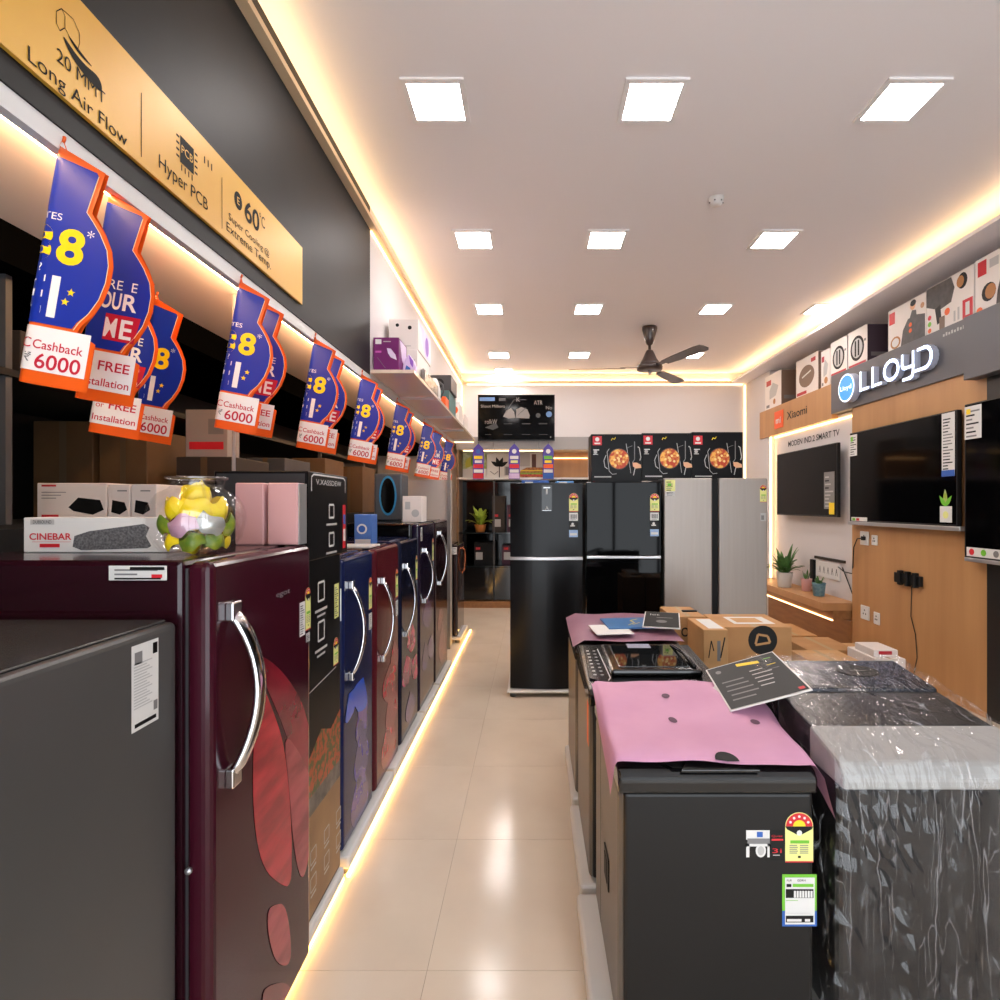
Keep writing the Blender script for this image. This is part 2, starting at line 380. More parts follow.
for k in range(3): mb.rect(1.985+.022*k,1.991+.022*k,2.835,2.86,pl,GINK)
mb.text('PCB', 1.887, 2.79, .028, pl, GOLD, w=.062, off=.002); mb.build('circuit_icon', r)
MB().text('Hyper PCB', 1.876, 2.672, .045, pl, GINK, w=.262).build('circuit_text', r)
mb = MB(); mb.text('60', 2.325, 2.78, .085, pl, GINK, w=.12, bold=.02); mb.text('°C', 2.41, 2.82, .05, pl, GINK, w=.05)
mb.disc(2.215,2.825,.03,pl,GINK,rb=.035); mb.text('E',2.215,2.81,.03,pl,GOLD,off=.002); mb.build('temperature_icon', r)
mb = MB(); mb.text('Super Cooling @', 2.31, 2.715, .028, pl, GINK, w=.33); mb.build('temperature_text', r); mb = MB(); mb.text('Extreme Temp.', 2.31, 2.665, .036, pl, GINK, w=.36); mb.build('temperature_text', r)

# hanging offer posters ----------------------------------------------------
OR = mat('poster_orange', (236,94,24), .35); NAVY = mat('poster_navy', (22,44,148), .35, c2=(26,52,164), scale=2)
PW = mat('poster_white', (240,236,234), .4); PY = mat('poster_yellow', (250,208,10), .4); PR_ = mat('poster_red', (196,24,52), .4)
K = .002564
OUT = [(0,2),(6,5),(25,55),(67,49),(75,56),(85,64),(100,73),(115,77),(132,77),(150,73),(165,66),(178,57),(186,54),(194,72),(243,72)]
def ow(v):
    for (a,b),(c,d) in zip(OUT, OUT[1:]):
        if a <= v <= c: return b+(d-b)*(v-a)/(c-a)
    return OUT[-1][1]
FR = .02
def bend(sx, v, off=0, side=1):
    t = math.radians(10)
    if sx < PI*FR/2:
        th = max(sx,-PI*FR/2)/FR; x = FR*(1-math.cos(th))-off*math.cos(th); y = -FR*math.sin(th)-off*math.sin(th)
    else: x = FR+(sx-PI*FR/2); y = -FR*max(.06,1-(x-FR)/.15)-off
    y *= side
    z = -v
    return Vector((x*math.cos(t)+z*math.sin(t), y, -x*math.sin(t)+z*math.cos(t)))
def make_poster(kind):
    rt = thing('offer_poster', (0,0,0), 'x', 'poster', 'blue and orange posters hanging along the soffit')
    vs = [0,6,12,18,25,35,50,67,75,85,100,115,132,150,165,178,186,190,194,215,243]
    N = 12
    for side, nm in ((1,'front_leaf'),(-1,'back_leaf')):
        mb = MB(); mb.grid([[bend(ow(v)*K*j/N, v*K, 0, side) for j in range(N+1)] for v in vs], OR); mb.build(nm, rt)
    mb = MB()
    ins = 4.2
    vb = [30,40,52,67,75,85,100,115,132,150,165,176,183]
    mb.grid([[bend(max(ow(v)-ins-(2 if v>170 else 0),2)*K*j/N, v*K, .0015) for j in range(N+1)] for v in vb], NAVY)
    p0 = [[bend((48*K)*j/N, (16+j*.9)*K, .0015) for j in range(N+1)], [bend((ow(30)-ins)*K*j/N, 30*K, .0015) for j in range(N+1)]]
    mb.grid(p0, NAVY)
    mb.grid([[bend((ow(240)-ins)*K*j/N, v*K, .0018) for j in range(N+1)] for v in (186,200,230)], PW)
    mb.build('blue_print', rt)
    # thin cream line inside the border
    mb = MB(); f = lambda x,y,o: bend(x, y, o)
    g = lambda x,y,o: bend(x*K, (120-y)*K, .0025)
    CREAM = mat('poster_cream', (250,220,170), .4)
    L = [(ow(v)-ins+.2, v) for v in (30,45,67,75,85,100,115,132,150,165,176,184)]
    for (a,b),(c,d) in zip(L, L[1:]): mb.add([bend((a-.5)*K,b*K,.0022), bend((a+.4)*K,b*K,.0022), bend((c+.4)*K,d*K,.0022), bend((c-.5)*K,d*K,.0022)], [(0,1,2,3)], CREAM)
    if kind == 0:
        mb.text('8', 36, 0, 34, None, PY, fn=g, bold=.03, w=25); mb.text('8', 8, 0, 34, None, PY, fn=g, bold=.03, w=22); mb.text('*', 52, 24, 12, None, PW, fn=g)
        mb.text('E', 10, -52, 38, None, PW, fn=g, bold=.02, w=17); mb.text('I', 28, -54, 40, None, PW, fn=g, bold=.03, w=8); mb.text('LTES', 13, 40, 7, None, PW, fn=g, w=22); mb.text('?', 12, -12, 8, None, PW, fn=g)
        for sx, sy in ((43,-28),(39,-38)):
            pts = [(sx+(4.2 if k%2==0 else 1.8)*math.sin(k*PI/5), sy+(4.2 if k%2==0 else 1.8)*math.cos(k*PI/5)) for k in range(10)]
            mb.add([g(a,b,0) for a,b in pts], [tuple(range(10))], PY)
    else:
        mb.text('E', 54, 6, 11, None, PW, fn=g, w=6); mb.text('FRE', 30, 6, 11, None, PW, fn=g); mb.text('R', 52, -16, 19, None, PW, fn=g, bold=.02); mb.text('YOU', 26, -16, 19, None, PW, fn=g, bold=.02, w=32)
        rr = [(28,-52),(62,-52),(66,-22),(28,-22)]; mb.add([bend(a*K,(120-b)*K,.0022) for a,b in rr], [(0,1,2,3)], PR_)
        mb.text('E', 52, -48, 22, None, PW, fn=g, bold=.02, w=13); mb.text('M', 35, -48, 22, None, PW, fn=g, bold=.02, w=13)
    mb.build('offer_lettering', rt)
    mb = MB(); h = lambda x,y,o: bend(x*K, (240-y)*K, .0028)
    if kind == 0:
        mb.text('Cashback', 40, 32, 9, None, PR_, fn=h, w=46, bold=.008); mb.text('6000', 42, 13, 15, None, PR_, fn=h, w=42, bold=.012); mb.text('C', 11, 32, 10, None, PR_, fn=h)
        mb.text('₹', 14, 18, 9, None, PGREY, fn=h)
    else:
        mb.text('FREE', 46, 33, 11, None, PR_, fn=h, w=34, bold=.012); mb.text('Installation', 38, 15, 9, None, PR_, fn=h, w=54, bold=.008); mb.text('or', 18, 33, 8, None, PR_, fn=h)
    mb.build('cashback_lettering' if kind == 0 else 'installation_lettering', rt)
    MB().tube([(0,0,.0),(.004,0,.008),(.004,0,.014)], .004, OR, n=6).build('hook', rt)
    return rt
PO = [make_poster(0), make_poster(1)]
usedp = [False, False]
# kind, x, d, z of the hook
def px(x, d): return (x-533)/550*d
posters = [(0,-1.205,1.41,2.53,'nearest blue and orange cashback poster, hanging at the left edge'),
 (1,-1.24,1.62,2.53,'blue free-installation poster tucked directly behind the nearest cashback poster'),
 (1,-1.47,1.96,2.475,'lower blue free-installation poster set back towards the dark shelf'),
 (0,-1.615,2.36,2.50,'cashback poster hanging furthest back under the soffit over the brown cartons'),
 (0,-1.2,2.26,2.533,'cashback poster hanging above the yellow candy jar'),
 (1,-1.24,2.48,2.545,'installation poster half hidden behind the one above the candy jar'),
 (0,-1.2,3.03,2.533,'cashback poster hanging above the tall black carton'),
 (1,-1.24,3.28,2.545,'installation poster half hidden behind the one above the tall black carton'),
 (0,-1.2,3.86,2.533,'cashback poster hanging just before the end of the charcoal panel'),
 (1,-1.24,4.12,2.545,'installation poster half hidden at the end of the charcoal panel'),
 (0,-1.2,4.85,2.533,'cashback poster under the near half of the white shelf'),
 (1,-1.24,5.2,2.545,'installation poster under the near half of the white shelf'),
 (0,-1.2,6.05,2.533,'cashback poster under the far half of the white shelf'),
 (1,-1.22,6.75,2.545,'installation poster under the far half of the white shelf'),
 (0,-1.2,7.6,2.533,'furthest small blue poster at the end of the white shelf')]
for k, x, d, z, lab in posters:
    o = PO[k] if not usedp[k] else copy_tree(PO[k]); usedp[k] = True
    o.location = (x, d, z); o['label'] = lab; o.rotation_euler.z = random.uniform(-.08,.08)

# white shelf and the boxes on it ----------------------------------------------
r = thing('wall_shelf', (-1.2,4.05,2.57), 'long white wall shelf with lit underside carrying small appliance boxes', 'shelf')
SHG = mat('shelf_laminate', (222,204,186), .2)
for k in range(4):
    y0 = 4.06+k*1.075; B(-1.2,-.88,y0+.004,y0+1.071,2.575,2.6,SHG).build('board', r)
    B(-1.2,-.9,y0+.9,y0+.93,2.555,2.575,SILV).build('bracket', r)
led(-1.19,-.9,8.31,8.33,2.545,2.556,LEDT,'short LED line at the far end under the white wall shelf')
PURP = mat('box_purple', (110,28,98), .4); LIL = mat('box_lilac', (196,164,214), .4, c2=(228,214,232), scale=3); BWH = mat('box_white', (226,216,210), .5)
TEAL = mat('box_teal', (72,112,112), .45); DGREY = mat('box_dark_grey', (62,62,64), .5)
def carton(name, x0,x1,y0,y1,z0,z1, m, label, cat='box', group=None, r=.003):
    t = thing(name, ((x0+x1)/2,(y0+y1)/2,z0), label, cat, group); B(x0,x1,y0,y1,z0,z1,m,r=r,seg=1).build('body', t); return t
SG = 'small appliance boxes on the white wall shelf'
t = carton('appliance_box', -1.19,-1.0,4.1,4.36,2.6,2.85, PURP, 'magenta purple appliance box at the near end of the white shelf', group=SG)
p = PF(-1.19,4.1,2.6); mb = MB(); mb.rect(.015,.06,.2,.235,p,PWHITE); mb.rect(.075,.13,.215,.222,p,PLGREY); mb.poly([(.1,.17),(.13,.165),(.165,.12),(.175,.08),(.13,.1),(.11,.13)],p,LIL); mb.rect(.015,.06,.135,.15,p,mat('box_pink_text',(190,90,170),.5)); mb.line([(.03,.1),(.09,.02)],.003,p,PGREY)
mb.build('front_print', t); mb = MB(); p = PA(-1.0,4.1,2.6); mb.poly([(.02,.24),(.24,.24),(.24,.05),(.1,.1)],p,LIL); mb.build('side_print', t)
t = carton('appliance_box', -1.17,-.93,4.42,4.92,2.6,2.85, BWH, 'white printed box under a lilac box on the wall shelf', group=SG)
mb = MB(); p = PF(-1.17,4.42,2.6); mb.rect(.1,.2,.1,.103,p,PGREY); mb.rect(.12,.2,.05,.054,p,PGREY); mb.rect(.14,.22,.15,.17,p,PLGREY); mb.build('front_print', t)
t = carton('appliance_box', -1.165,-.925,4.44,4.98,2.852,3.1, BWH, 'white and lilac box stacked topmost on the wall shelf', group=SG)
mb = MB(); p = PF(-1.165,4.44,2.852); mb.disc(.07,.2,.014,p,PBLACK); mb.disc(.17,.18,.016,p,PBLACK); mb.disc(.06,.06,.012,p,PBLACK); mb.rect(.02,.18,.03,.034,p,PGREY); mb.build('front_print', t)
mb = MB(); p = PA(-.925,4.44,2.852); mb.poly([(0.02,.23),(.52,.23),(.52,.02),(.3,.02),(.1,.1)],p,LIL); mb.disc(.35,.12,.08,p,mat('print_violet',(140,90,190),.5),off=.002); mb.build('side_print', t)
t = thing('steam_iron_pack', (-.94,4.2,2.6), 'teardrop-shaped lilac and blue pack at the front of the white shelf', 'pack', SG)
p = PF(-1.0,4.2,2.6); MB().prism([(.0,.0),(.1,.0),(.105,.05),(.085,.11),(.045,.16),(.02,.12),(0,.06)],p,.05,LIL,off=-.06,r=.01).build('body', t)
mb = MB(); mb.poly([(.01,.0),(.07,.0),(.06,.05),(.03,.07)],p,PBLUE,off=-.0085); mb.poly([(.05,.15),(.085,.1),(.08,.05),(.06,.08)],p,mat('print_violet',(140,90,190),.5),off=-.0085); mb.build('front_print', t)
t = carton('wrapped_pack', -.922,-.885,4.5,5.15,2.6,2.72, mat('grey_wrap',(150,140,132),.25,c2=(112,104,98),scale=9), 'flat grey film-wrapped pack lying along the shelf edge', 'pack', SG, r=.012)
t = carton('appliance_box', -1.18,-1.06,5.3,5.65,2.6,2.92, mat('box_violet',(92,64,130),.4), 'dark violet box in the middle of the white shelf', group=SG)
t = thing('electric_kettle', (-.97,5.35,2.6), 'rounded white kettle in the middle of the white shelf', 'kettle', SG)
MB().lathe([(0,0),(.07,0),(.075,.02),(.07,.12),(.05,.2),(.03,.23),(0,.235)],(-.97,5.35,2.6),PWHITE).build('body', t); MB().tube([(-.9,5.35,2.64),(-.87,5.35,2.7),(-.88,5.35,2.77),(-.92,5.35,2.8)],.01,DGREY).build('handle', t)
t = carton('appliance_box', -1.15,-.9,5.9,6.4,2.6,2.83, TEAL, 'teal box below a dark box on the far shelf', group=SG)
t = carton('appliance_box', -1.13,-.88,5.92,6.35,2.832,3.0, DGREY, 'dark grey box stacked on the teal box', group=SG)
mb = MB(); mb.disc(.12,.08,.05,PF(-1.13,5.92,2.832),BLK); mb.build('front_print', t)
t = carton('appliance_box', -1.1,-.89,6.6,6.95,2.6,2.84, BWH, 'white and orange box at the far end of the shelf', group=SG)
mb = MB(); mb.rect(.0,.05,.0,.2,PF(-1.1,6.6,2.6),PORG); mb.disc(.15,.14,.05,PF(-1.1,6.6,2.6),PORG); mb.build('front_print', t)
t = carton('appliance_box', -1.12,-.9,5.67,5.88,2.6,2.72, PORG, 'low orange box lying on the white shelf beside the teal box', group=SG)
t = carton('appliance_box', -1.1,-.9,7.2,7.6,2.6,2.8, BWH, 'last white box on the white shelf near the back wall', group=SG)
# ================================================================= LEFT ROW OF FRIDGES
def petal(cx, cy, L, W, ang, n=9, tip=.15):
    P = []
    for i in range(n+1):
        t = i/n; P.append((t*L, W/2*math.sin(PI*t**.8)*(1-tip*t)))
    for i in range(n-1, 0, -1):
        t = i/n; P.append((t*L, -W/2*math.sin(PI*t**.8)*(1-tip*t)))
    c, s = math.cos(ang), math.sin(ang)
    return [(cx+x*c-y*s, cy+x*s+y*c) for x,y in P]
def clipr(poly, a0, a1, b0, b1):
    for ax, lim, sg in ((0,a0,1),(0,a1,-1),(1,b0,1),(1,b1,-1)):
        out = []
        for P, Q in zip(poly, poly[1:]+poly[:1]):
            p, q = (P[ax]-lim)*sg, (Q[ax]-lim)*sg
            if p >= 0: out.append(P)
            if p*q < 0: f = p/(p-q); out.append((P[0]+f*(Q[0]-P[0]), P[1]+f*(Q[1]-P[1])))
        poly = out
        if len(poly) < 3: return []
    return poly
def chaikin(P, n=2):
    for _ in range(n): P = [r for a,b in zip(P, P[1:]+P[:1]) for r in ((a[0]*.75+b[0]*.25,a[1]*.75+b[1]*.25),(a[0]*.25+b[0]*.75,a[1]*.25+b[1]*.75))]
    return P
def energy(mb, pl, a, b, w, h, off=.0012):
    r = w/2; bh = h-r
    mb.rect(a, a+w, b, b+bh, pl, PLYEL, off); mb.disc(a+r, b+bh, r, pl, PLYEL, off, n=14, a0=0, a1=PI)
    mb.disc(a+r, b+bh, r*.95, pl, PRED, off+.0004, n=14, a0=.0, a1=PI); mb.disc(a+r, b+bh, r*.45, pl, PYEL, off+.0008, n=10, a0=0, a1=PI)
    for k in range(5):
        t = PI*(.14+.18*k); mb.disc(a+r+r*.7*math.cos(t), b+bh+r*.7*math.sin(t), r*.1, pl, PWHITE, off+.0008, n=6)
    mb.poly([(a,b+bh),(a+w,b+bh),(a+w*.94,b+bh-.06*h),(a+w*.6,b+bh-.16*h),(a+w*.4,b+bh-.16*h),(a+w*.06,b+bh-.06*h)], pl, PBLACK, off+.0008)
    mb.disc(a+r, b+bh-.13*h, r*.2, pl, PWHITE, off+.0012, n=8)
    mb.rect(a+.18*w, a+.85*w, b+.38*h, b+.44*h, pl, PGRN, off+.0008)
    for k in range(5): mb.rect(a+.15*w, a+(.45 if k%2 else .42)*w, b+(.18+.038*k)*h, b+(.19+.038*k)*h+.0008, pl, PGREY, off+.0008); mb.rect(a+.52*w, a+.82*w, b+(.18+.038*k)*h, b+(.19+.038*k)*h+.0008, pl, PGREY, off+.0008)
    mb.rect(a+.45*w, a+.55*w, b+.09*h, b+.13*h, pl, PBLACK, off+.0008); mb.rect(a, a+w, b, b+.025*h, pl, PRED, off+.0008)
    return mb
def barcode(mb, pl, a, b, w, h, off=.0012, n=9):
    mb.rect(a, a+w, b, b+h, pl, PWHITE, off)
    for k in range(n):
        x = a+w*(.12+.76*k/n); mb.rect(x, x+w*.045*(1+(k*7)%3)/2, b+h*.25, b+h*.8, pl, PBLACK, off+.0006)
    mb.rect(a+w*.15, a+w*.8, b+h*.1, b+h*.16, pl, PGREY, off+.0006); return mb
def info(mb, pl, a, b, w, h, seed=0, base=PWHITE, off=.0012, bars=(PBLACK, PGREY)):
    rnd = random.Random(seed); mb.rect(a, a+w, b, b+h, pl, base, off); n = max(3, int(h/w*5)); 
    for k in range(n):
        y = b+h*(.06+.88*k/n); x1 = rnd.uniform(.45,.92)
        mb.rect(a+w*.1, a+w*x1, y, y+h*.35/n, pl, rnd.choice(bars), off+.0006)
    return mb
def stand(x0,x1,y0,y1,label,zt=.085,m=None):
    t = thing('appliance_stand', ((x0+x1)/2,(y0+y1)/2,0), label, 'stand', 'low plastic stands under the appliances')
    B(x0,x1,y0,y1,.035,zt,m or STANDW,r=.012).build('platform', t)
    for x in (x0+.05,x1-.05):
        for y in (y0+.05,y1-.05): MB().lathe([(0,0),(.028,0),(.028,.036),(0,.036)],(x,y,0),DGREY,n=12).build('foot', t)
    return t
def fridge1(xf, y0, y1, z0, zt, bodym, doorm, label, petals, depth=.62, dt=.062, handle=True, hz=(.55,.9), hy=.1, hs=1):
    t = thing('refrigerator', (xf-depth/2,(y0+y1)/2,z0), label, 'refrigerator', 'single-door refrigerators in the left row')
    B(xf-dt-depth,xf-dt-.006,y0+.004,y1-.004,z0,zt,bodym,r=.012).build('cabinet', t)
    B(xf-dt-.006,xf-dt,y0+.015,y1-.015,z0+.02,zt-.02,DGREY).build('gasket', t)
    d = B(xf-dt,xf,y0,y1,z0,zt-.003,doorm,r=.022,seg=4).build('door', t)
    pl = PA(xf, y0, z0); H = zt-z0; W = y1-y0
    if petals:
        npt = 0
        for m, plist in petals:
            mb = MB()
            for q in plist:
                g_ = chaikin(q) if isinstance(q, list) else petal(q[0]*W,q[1]*H,q[2],q[3],math.radians(q[4]))
                g_ = clipr(g_,.024,W-.024,.024,H-.024)
                if g_: MB().poly(g_, pl, m, off=.0008+.0004*npt).build('floral_print', d); npt += 1
    if handle:
        ya = y0+hy*W; za, zb = z0+hz[0]*H, z0+hz[1]*H; n = 14
        path = [(xf+.004+.055*math.sin(PI*i/n)**.7, ya+.055*W*math.sin(PI*i/n), za+(zb-za)*i/n) for i in range(n+1)]
        h = MB().tube(path, lambda q:(.009*hs,.017*hs), CHROME, n=8, flat=(1,0,0)).build('handle', d)
        for z in (za,zb): B(xf-.002,xf+.02,ya-.016*hs,ya+.016*hs,z-.018*hs,z+.018*hs,CHROME,r=.004).build('handle_mount', d)
    return t, d, pl, W, H
# grey appliance closest to the camera
GREYM = mat('grey_steel', (78,77,76), .36, .15, c2=(74,73,72), scale=2)
t = thing('refrigerator', (-1.1,.85,.04), 'grey steel appliance in the near left corner with a white paper label', 'refrigerator')
MB().zprism([(-.807,.42),(-.807,1.25),(-1.5,1.25),(-1.5,.42)],.04,1.337,GREYM,r=.014,seg=3).build('cabinet', t)
MB().zprism([(-.824,.44),(-.824,1.235),(-1.48,1.235),(-1.48,.44)],1.337,1.343,mat('grey_top',(70,69,68),.22,.2),r=.002,seg=1).build('top_panel', t)
pl = PA(-.807,0,0); a0, a1 = 550*.807/(533-131), 550*.807/(533-158)
mb = MB(); z1 = 1.335-.02; mb.rect(a0,a1,1.14,z1,pl,PWHITE)
for k in range(16):
    z = 1.185+k*.006; mb.rect(a0+.006,a1-.02-(k%3)*.008,z,z+.0025,pl,PLGREY,.0016)
mb.rect(a1-.016,a1-.004,1.165,1.185,pl,PGREY,.0016); mb.rect(a0+.008,a1-.008,1.147,1.155,pl,PBLACK,.0016); mb.rect(a1-.018,a1-.004,1.285,1.308,pl,PBLACK,.0016); mb.rect(a0+.008,a0+.03,1.275,1.3,pl,PGREY,.0016)
mb.build('paper_label', t)
MB().box(-1.46,-.86,.5,1.2,0,.04,BLK).build('base', t)

MAR = mat('maroon_side', (42,12,22), .16, coat=.15, c2=(38,11,20), scale=3); MARD = mat('maroon_door', (56,15,28), .14, spec=.32)
PET1 = mat('petal_red', (186,34,50), .2, coat=.2, c2=(140,22,38), scale=5, stretch=(1,1,4)); PET2 = mat('petal_dark_red', (136,28,46), .2, coat=.2, c2=(98,22,36), scale=6)
PET3 = mat('petal_pink_red', (166,58,70), .2, coat=.2, c2=(128,36,48), scale=5, stretch=(1,1,3))
stand(-1.44,-.79,1.29,1.86,'low stand under the near maroon refrigerator')
def dpt(cx, cy):
    x, y = 150+.4598*cx, 540+.46*cy; dd_ = 550*.75/(533-x); return (dd_-1.28, 1.6-(y-505)/550*dd_-.085)
QA = [dpt(*c) for c in ((236,250),(262,262),(300,300),(335,360),(352,440),(352,520),(335,560),(312,470),(280,380),(248,310))]
QB = [dpt(*c) for c in ((238,300),(226,400),(222,540),(228,640),(246,715),(280,748),(307,756),(308,650),(302,540),(290,440),(265,365))]
QC = [dpt(*c) for c in ((288,412),(302,540),(310,660),(328,748),(344,700),(354,600),(352,530),(330,470))]
QD = [dpt(*c) for c in ((254,805),(270,792),(292,790),(304,850),(306,925),(275,925),(256,865))]
QE = [dpt(*c) for c in ((240,985),(262,965),(300,960),(315,1010),(300,1060),(250,1060))]
t, d, pl, W, H = fridge1(-.75,1.28,1.86,.085,1.47,MAR,MARD,'large glossy maroon refrigerator with red petal print and chrome arc handle', [
  (PET2,[QA]),(PET1,[QB]),(PET3,[QC]),(PET3,[QD]),(PET2,[QE])],
  depth=.64, hz=(.61,.905), hy=.14, hs=1.3)
mb = MB(); mb.text('egot', .37, 1.245, .016, pl, SILV, off=.001, w=.09); mb.build('brand_badge', d)
mb = MB(); info(mb, pl, .485,1.09,.042,.11,3, PWHITE); mb.build('feature_label', d); mb = MB(); energy(mb, pl, .53,1.10,.042,.14); mb.build('energy_label', d); mb = MB(); info(mb,pl,.535,1.06,.03,.03,5,PLGREY); mb.build('barcode_label', d)
mb = MB(); mb.lathe([(0,0),(.008,0),(.008,.006),(0,.008)], (-.80,1.28,.75), SILV, n=10, axis=Matrix.Rotation(PI/2,3,'X')); mb.build('door_screw', d)
# label hanging over the side edge
mb = MB(); p = PF(-.985,1.28,1.425); info(mb,p,0,0,.135,.034,2,PWHITE,.003); mb.rect(.1,.125,.006,.014,p,PRED,.0045); mb.rect(.05,.13,.024,.031,p,PBLACK,.0045); mb.build('side_label', t)

# things on the maroon fridge
t = thing('soundbar_box', (-1.2,1.5,1.47), 'white soundbar carton with red lettering on the maroon refrigerator', 'box')
B(-1.39,-.997,1.5,1.58,1.4705,1.566,PWHITE,r=.002,seg=1).build('body', t); p = PF(-1.39,1.5,1.4705)
mb = MB(); mb.text('CINEBAR', .075, .035, .018, p, PRED, w=.115, bold=.02); mb.rect(.045,.1,.014,.024,p,PRED); mb.rect(.02,.085,.076,.09,p,PLGREY); mb.text('DUBSOUND',.053,.079,.009,p,PBLACK,w=.05,off=.002); mb.rect(.025,.13,.0285,.0295,p,PRED); mb.text('AC',.39,.05,.016,p,PRED,w=.02); mb.text('TE',.39,.03,.012,p,PRED,w=.02); mb.build('front_lettering', t)
MB().poly([(.135,.016),(.14,.045),(.18,.058),(.33,.078),(.345,.068),(.335,.045),(.35,.018),(.34,.012),(.16,.006)],p,mat('speaker_cloth',(112,110,112),.9,c2=(70,70,72),scale=160)).build('speaker_picture', t)
# candy jar
JX, JY, JZ = -.885, 1.45, 1.4705
t = thing('candy_jar', (JX,JY,JZ), 'clear round globe jar full of yellow sweets on the maroon refrigerator', 'jar')
prof = [(.0,.0),(.06,.0),(.085,.012),(.108,.045),(.118,.085),(.112,.125),(.092,.158),(.068,.172),(.062,.178),(.066,.196),(.07,.2)]
MB().lathe(prof,(JX,JY,JZ),film('jar_clear',.11,.03,bump=0),n=32).build('globe', t)
MB().lathe([(.068,.196),(.072,.198),(.072,.203),(.067,.203)],(JX,JY,JZ),film('jar_rim',.25,.05,bump=0),n=32).build('rim', t)
YW = mat('candy_yellow', (246,210,16), .32, c2=(250,226,50), scale=20); GW = mat('candy_green', (84,120,36), .4, c2=(150,160,40), scale=30); PKW = mat('candy_pink', (196,150,170), .4); WW = mat('candy_silver', (200,200,196), .2, .5)
rnd = random.Random(4)
spots = [(.0,0,.03,1.0)]
for ring,(rad,z,n,sc) in enumerate([(.07,.036,7,.8),(.08,.078,7,1.0),(.066,.12,6,1.1),(.022,.16,3,1.0)]):
    for i in range(n): spots.append((rad, 2*PI*i/n+ring*.6-1.2, z, sc))
for k,(rad,a,z,sc) in enumerate(spots):
    m = YW if z > .1 else rnd.choice([YW,YW,GW,GW,PKW,WW])
    c = Vector((JX+rad*math.cos(a), JY+rad*math.sin(a), JZ+z))
    R = Matrix.Translation(c) @ Matrix.Rotation(a+PI/2,4,'Z') @ Matrix.Rotation(rnd.uniform(-.6,.6),4,'Y') @ Matrix.Rotation(rnd.uniform(-.25,.25),4,'X')
    mb = MB(); n1 = 8
    for side in (1,-1):
        rows = []
        for i in range(n1+1):
            q = -1+2*i/n1; row = []; tw = .5*q
            for j in range(n1+1):
                p_ = -1+2*j/n1; th = side*.010*(1-q*q)*(1-p_*p_)*sc; wz = p_*.022*sc*(1+.18*math.cos(3*q))
                row.append(R@Vector((q*.036*sc, th+.012*q*q*sc+.1*tw*wz, wz+.005*math.sin(4*q)*sc)))
            rows.append(row)
        mb.grid(rows, m)
    mb.build('candy_packet', label={YW:'bright yellow',GW:'green',PKW:'pale pink',WW:'silver'}[m]+' wrapped sweet inside the clear globe jar', cat='candy', group='wrapped sweets in the globe jar')
# two pink boxes
PINK = mat('rose_box', (206,158,158), .3, c2=(200,150,150), scale=2)
t = carton('rose_box', -.965,-.872,1.78,1.845,1.4705,1.672, PINK, 'rose pink upright box on the maroon refrigerator, next to the jar', group='two rose pink boxes', r=.004)
t = carton('rose_box', -.86,-.762,1.78,1.845,1.4705,1.672, PINK, 'rose pink upright box nearer the black carton on the maroon refrigerator', group='two rose pink boxes', r=.004)
B(-.762,-.757,1.785,1.84,1.472,1.67,SILV).build('edge_strip', t)

# black cartons -------------------------------------------------------------
stand(-1.4,-.79,1.9,2.31,'low stand with red markings under the tall black carton')
CB = mat('carton_black', (14,13,14), .35, c2=(16,15,16), scale=3, spec=.15); CBR = mat('carton_brown_print', (150,112,70), .4, c2=(128,92,58), scale=6)
FOOD = mat('carton_food_print', (170,72,36), .4, c2=(70,84,40), scale=38, sharp=(.45,.55)); GREYP = mat('carton_grey_print',(120,112,104),.4,c2=(60,56,54),scale=14)
t = carton('appliance_carton', -1.38,-.81,1.9,2.31,.086,1.4, CB, 'tall black printed carton between the maroon and blue refrigerators', group='black printed cartons')
p = PA(-.81,1.9,.086); mb = MB()
mb.rect(.004,.406,.01,.38,p,CBR); mb.rect(.004,.406,.38,.47,p,GREYP); mb.poly([(.004,.45),(.406,.45),(.406,.66),(.3,.62),(.2,.66),(.1,.6),(.004,.58)],p,FOOD,.0014)
mb.line([(.05,.83),(.36,.85)],.004,p,PLGREY)
for k in range(2):
    for j in range(3): a, b = .1+.13*j, .2-.1*k; mb.line([(a,b),(a+.05,b),(a+.05,b+.05),(a,b+.05),(a,b)],.005,p,PLGREY,.0018); mb.rect(a,a+.05,b-.02,b-.012,p,PLGREY,.0018)
for k,(a,b) in enumerate(((.17,1.15),(.17,1.0))):
    mb.line([(a,b),(a+.06,b),(a+.06,b+.07),(a,b+.07),(a,b)],.008,p,PWHITE,.0018); mb.rect(a-.03,a+.09,b-.04,b-.03,p,PLGREY,.0018); mb.rect(a-.01,a+.07,b-.06,b-.052,p,PLGREY,.0018)
mb.build('front_print', t); mb = MB(); energy(mb,p,.33,.86,.055,.11); mb.build('energy_label', t); mb = MB(); info(mb,p,.34,1.05,.05,.14,4,PLYEL); mb.build('feature_label', t)
t = carton('appliance_carton', -1.12,-.79,1.93,2.34,1.4005,1.72, CB, 'black carton with rounded white outline stacked on the tall black carton', group='black printed cartons')
p = PA(-.79,1.93,1.4005); mb = MB(); mb.line([(.03,.25),(.03,.3),(.05,.31),(.36,.31),(.38,.3),(.38,.25)],.006,p,PWHITE); mb.text('V.XASSDEW',.2,.275,.02,p,PWHITE,w=.26)
for k in range(2): a,b=.2,.15-.11*k; mb.line([(a,b),(a+.05,b),(a+.05,b+.05),(a,b+.05),(a,b)],.008,p,PWHITE); mb.rect(a-.03,a+.08,b-.03,b-.022,p,PLGREY)
